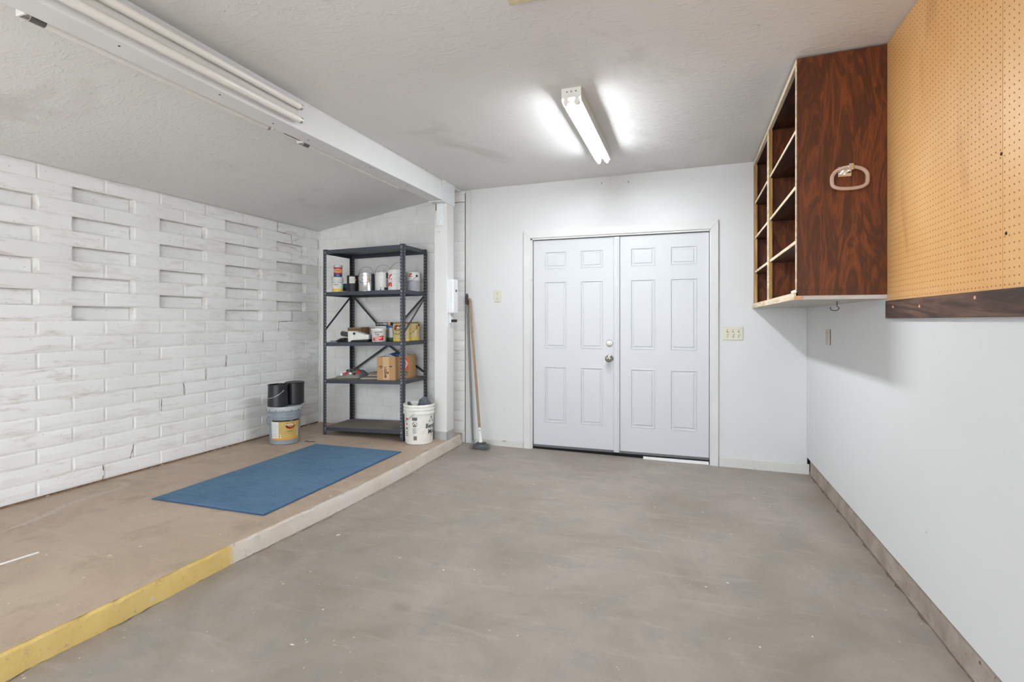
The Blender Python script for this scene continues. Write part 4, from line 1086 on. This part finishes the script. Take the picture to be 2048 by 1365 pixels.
def seg_on(bm, p, q, wd):
    d = Vector((q[0] - p[0], q[1] - p[1])).normalized(); nn = Vector((-d.y, d.x)) * wd / 2
    P = [(p[0] + nn.x, p[1] + nn.y), (q[0] + nn.x, q[1] + nn.y), (q[0] - nn.x, q[1] - nn.y), (p[0] - nn.x, p[1] - nn.y)]
    bm.faces.new([bm.verts.new((w0(zc) * math.cos(pc + u / w0(zc)), w0(zc) * math.sin(pc + u / w0(zc)), zc + v)) for u, v in P])
seg_on(bm, (-.015, .015), (.015, -.015), .004); seg_on(bm, (-.010, -.016), (-.004, -.002), .008); seg_on(bm, (.004, .004), (.004, -.014), .004); seg_on(bm, (-.012, -.018), (.010, -.018), .004)
obj('warning_symbol', bm, 'ink_black', t)
bm = NB()
for i in range(9): cpatch(bm, w0, a0 + .03, a1 - .02 - .05 * ((i * 7) % 3), .156 - i * .0062, .1595 - i * .0062, 6)
obj('fine_print', bm, 'ink_grey', t)
bm = NB(); cpatch(bm, w0, a0 + .08, a1 - .02, .044, .084, 6); o = obj('barcode', bm, 'ink_grey', t)
bm = NB()
for i in range(9): cpatch(bm, w1, a0 + .10 + i * .022, a0 + .109 + i * .022, .050, .078, 1)
obj('bars', bm, 'ink_black', o)
pc = fa + .95
bm = NB()
for body, sz, ph, zz, bd in (('Benjamin', .060, .47, .172, .0016), ('Moore', .060, .68, .116, .0016)):
    wd_ = max(v.x for v in text_geo(body, sz, bd, 'LEFT')[0]); ctext(bm, body, sz, w0, fa + ph + wd_ / 2 / .137, zz, bd)
obj('print', bm, 'ink_black', t)
bm = NB(); ctext(bm, 'Paints', .036, w0, fa + .92 + .045 / .137, .078); obj('print', bm, 'ink_grey', t)
def tri_on(pts): return [(w0(z) * math.cos(pc + u / w0(z)), w0(z) * math.sin(pc + u / w0(z)), z) for u, z in pts]
bm = NB()
for tri in ([(-.034, .208), (.0, .272), (.0, .254), (-.018, .218)], [(-.034, .208), (.034, .208), (.028, .218), (-.018, .218)], [(.0, .272), (.034, .208), (.022, .211), (.0, .254)]):
    bm.faces.new([bm.verts.new(p) for p in tri_on(tri)])
obj('triangle_mark', bm, 'ink_black', t)
bm = NB(); cpatch(bm, w0, fa - 1.05, fa - .86, .235, .252, 3); cpatch(bm, w0, fa - 1.05, fa - .90, .185, .20, 3); obj('red_print', bm, 'ink_red', t)
bm = NB()
for zz in (.152, .142, .115, .098, .080): cpatch(bm, w0, fa - 1.1, fa - .88, zz, zz + .007, 3)
obj('side_print', bm, 'ink_black', t)
pts = []
for i in range(15):
    u = i / 14; a = fa - .28 - u * .80; pts.append((.1535 * math.cos(a), .1535 * math.sin(a), .304 - .086 * u - .012 * math.sin(PI * u)))
obj('handle', tube(NB(), pts, .0018, 6), 'steel_wire', t, smooth=True)
obj('handle_ear', lathe(NB(), [(.016, 0), (.014, .006), (0, .007)], 14), 'plastic_white', t, (.150 * math.cos(fa - .26), .150 * math.sin(fa - .26), .306), Vector((math.cos(fa - .26), math.sin(fa - .26), 0)).to_track_quat('Z', 'Y').to_euler())
rr = random.Random(12)
def rag(loc, sc, seed, label):
    q = random.Random(seed); bm = NB(); bmesh.ops.create_icosphere(bm, subdivisions=3, radius=1)
    ax = [Vector((q.uniform(-1, 1), q.uniform(-1, 1), q.uniform(-.5, 1))).normalized() for _ in range(9)]
    for v in bm.verts:
        f = 1.0
        for a in ax: f -= .62 * max(0, v.co.normalized().dot(a) - .5)
        v.co = Vector((v.co.x * sc[0], v.co.y * sc[1], v.co.z * sc[2])) * (f + q.uniform(-.07, .07))
    tag(obj('rag', bm, 'rag', loc=loc), label, 'rag', 'rags in the white bucket')
zb = SLAB + .31
rag((x + .050, y + .005, zb + .066), (.080, .062, .108), 3, 'tallest crumpled slate grey rag standing out of the white bucket')
rag((x - .075, y - .035, zb + .036), (.052, .045, .058), 4, 'slate grey rag at the left inside the white bucket')
rag((x - .030, y + .045, zb + .012), (.04, .045, .055), 5, 'low folded grey rag in the middle of the white bucket')

x, y = -3.705, 4.055; fa = facing(x, y)
t = thing('paint_bucket', 'grey lidded bucket with a gold label beside the block wall', 'bucket', (x, y, SLAB + .0012))
bh = .36; rf = lambda z: .133 + .013 * z / bh
pr = [(.125, 0), (.133, .004), (rf(.25), .25), (.149, .252), (.150, .262), (.1455, .265), (.1455, .285), (.151, .288), (.151, .300), (.1465, .303), (.1465, .322)]
obj('shell', lathe(NB(), pr, 56), 'plastic_grey', t, smooth=True)
obj('lid', lathe(NB(), [(.152, .318), (.158, .320), (.160, .332), (.160, .352), (.156, .360), (.148, .361), (.145, .354), (0, .354)], 56), 'plastic_lid_grey', t, smooth=True)
bm = NB()
for i in range(14):
    a = 2 * PI * i / 14; obox(bm, (.1602 * math.cos(a), .1602 * math.sin(a), .327), (.003, .004, .012), Matrix.Rotation(a, 3, 'Z'))
obj('lid_tabs', bm, 'dark_slot', t)
e0 = lambda z: rf(z) + .0006; e1 = lambda z: rf(z) + .0012; e2 = lambda z: rf(z) + .0018
lb = obj('gold_label', cpatch(NB(), e0, fa - .95, fa + 1.05, .058, .232, 24, 1), 'gold_label', t, smooth=True)
obj('white_panel', cpatch(NB(), e1, fa - .95, fa - .40, .062, .218, 8), 'label_white', lb)
obj('black_band', cpatch(NB(), e1, fa - .88, fa + 1.05, .220, .234, 20), 'ink_black', lb)
obj('orange_band', cpatch(NB(), e1, fa - .95, fa + 1.05, .048, .064, 20), 'orange_band', lb)
obj('print', ctext(NB(), 'PAINT', .009, e2, fa + .42, .227), 'ink_white', lb)
for rr_, zz, mt, e in ((.34, .037, 'ink_red', e1), (.29, .029, 'ink_black', e2)):
    bm = NB(); vs = [bm.verts.new((e(.18) * math.cos(fa + .36 + rr_ * math.cos(q * PI / 16)), e(.18) * math.sin(fa + .36 + rr_ * math.cos(q * PI / 16)), .183 + zz * math.sin(q * PI / 16))) for q in range(32)]; bm.faces.new(vs)
    o = obj('oval_logo', bm, mt, t)
e3 = lambda z: rf(z) + .0026
obj('print', ctext(NB(), 'Dunn-Edwards', .0155, e3, fa + .36, .190, .0003, 0, .3), 'ink_white', o)
obj('print', ctext(NB(), 'PAINTS', .015, e3, fa + .36, .170, .0006), 'ink_red', o)
bm = NB(); ctext(bm, 'EVERSHIELD', .0115, e1, fa + .36, .127, .0002); ctext(bm, 'Eggshell', .007, e1, fa + .36, .115); ctext(bm, 'Exterior Low Sheen Paint', .007, e1, fa + .36, .104); obj('print', bm, 'ink_black', lb)
for i in range(4):
    bm = NB(); vs = [bm.verts.new((e1(.08) * math.cos(fa - .28 + .04 * math.cos(q * PI / 6)), e1(.08) * math.sin(fa - .28 + .04 * math.cos(q * PI / 6)), .074 + .021 * i + .007 * math.sin(q * PI / 6))) for q in range(12)]; bm.faces.new(vs)
    obj('icon', bm, 'ink_white' if i < 3 else 'ink_black', lb)
bm = NB()
for i in range(6): cpatch(bm, e2, fa - .90, fa - .45, .085 + i * .021, .0868 + i * .021, 6)
obj('fine_print', bm, 'ink_grey', lb)
obj('side_icons', cpatch(NB(), e1, fa + .86, fa + .93, .075, .155, 2), 'label_white', lb)
pts = []
for i in range(15):
    u = i / 14; a = fa - 1.15 - .35 * math.sin(PI * u); pts.append((.157 * math.cos(a), .157 * math.sin(a), .27 - .085 * u))
obj('handle', tube(NB(), pts, .0018, 6), 'steel_wire', t, smooth=True)
ZL = SLAB + .0012 + .3565
def pail(x, y, r0, r1, h, label, wire):
    t = thing('black_pail', label, 'pail', (x, y, ZL + .0055), group='black pails on the grey bucket')
    obj('shell', lathe(NB(), [(r0 - .004, 0), (r0, .003), (r1, h - .010), (r1 + .004, h - .009), (r1 + .004, h), (r1 - .002, h), (r0 - .004, .01), (0, .008)], 44, True), 'black_plastic', t, smooth=True)
    fa = facing(x, y)
    if wire:
        pts = []
        for i in range(17):
            u = i / 16; a = fa - 1.15 + 1.75 * u; rr = (r0 + (r1 - r0) * (.5 + .3 * u)) + .004
            pts.append((rr * math.cos(a), rr * math.sin(a), .080 + .075 * u * u + .0))
        obj('handle', tube(NB(), pts, .0026, 6), 'bright_wire', t, smooth=True)
    else:
        obj('lid', lathe(NB(), [(r1 - .002, h), (r1 + .003, h + .003), (r1 - .004, h + .006), (r1 - .010, h + .002), (0, h + .002)], 44), 'black_plastic', t, smooth=True)
pail(-3.722, 3.983, .092, .0865, .205, 'black pail with a wire handle stacked nearer on the grey bucket', True)
pail(-3.688, 4.167, .088, .088, .205, 'lidded black pail standing behind the other on the grey bucket', False)

# ------------------------------------------------------------------ pole and broom
fz = floor_z(-2.1)
t = thing('extension_pole', 'grey metal pole with a black grip leaning by the batten', 'pole', (-2.100, 4.925, fz))
topv = Vector((-2.178 + 2.100, 4.950 - 4.925, 1.553 - fz)); d = topv
obj('shaft', tube(NB(), [d * .025, d * .93], .0105, 14), 'pole_grey', t, smooth=True)
obj('grip', tube(NB(), [d * .925, d * .93, d * .985, d], [.0115, .0135, .0125, .009], 14), 'black_plastic', t, smooth=True)
obj('tip', tube(NB(), [d * .002, d * .03], .0125, 12), 'plastic_grey', t, smooth=True)
t = thing('push_broom', 'wooden-handled broom with grey bristles resting at the back wall', 'broom', (-1.958, 4.80, fz))
d = Vector((-2.145 + 1.958, 4.948 - 4.80, 1.506 - fz))
obj('handle', tube(NB(), [d * .125, d * .5, d * .985, d], [.0125, .0125, .0125, .007], 14), 'broom_wood', t, smooth=True)
o = obj('socket', tube(NB(), [d * .03, d * .06, d * .135], [.022, .017, .0145], 14), 'plastic_white', t, smooth=True)
obj('screw', lathe(NB(), [(.006, 0), (.005, .003), (0, .003)], 10), 'screw_grey', o, tuple(d * .118 + Vector((.006, -.0135, 0))), (PI / 2, 0, 0))
obj('block', B(-.045, .045, -.03, .03, .042, .062), 'bristle_dark', t, bevel=.008)
bm = NB(); rr = random.Random(31)
for i in range(900):
    u = rr.uniform(-1, 1); v = rr.uniform(-1, 1); sx, sy = u * .042, v * .028
    ex, ey = sx + u * .072 + rr.uniform(-.02, .02), sy + v * .058 + rr.uniform(-.015, .015)
    z0_ = .047; m1 = Vector((sx + (ex - sx) * .55, sy + (ey - sy) * .55, .034)); e_ = Vector((ex, ey, max(.001, .018 * rr.random() * abs(u))))
    wv = Vector((-(ey - sy), ex - sx, 0)); wv = wv.normalized() * .0011 if wv.length > 1e-5 else Vector((.0011, 0, 0))
    A = [bm.verts.new(Vector((sx, sy, z0_)) - wv), bm.verts.new(Vector((sx, sy, z0_)) + wv), bm.verts.new(m1 + wv), bm.verts.new(m1 - wv), bm.verts.new(e_)]
    bm.faces.new(A[:4]); bm.faces.new((A[3], A[2], A[4]))
b_ = obj('bristles', bm, 'bristle', t); b_['kind'] = 'stuff'
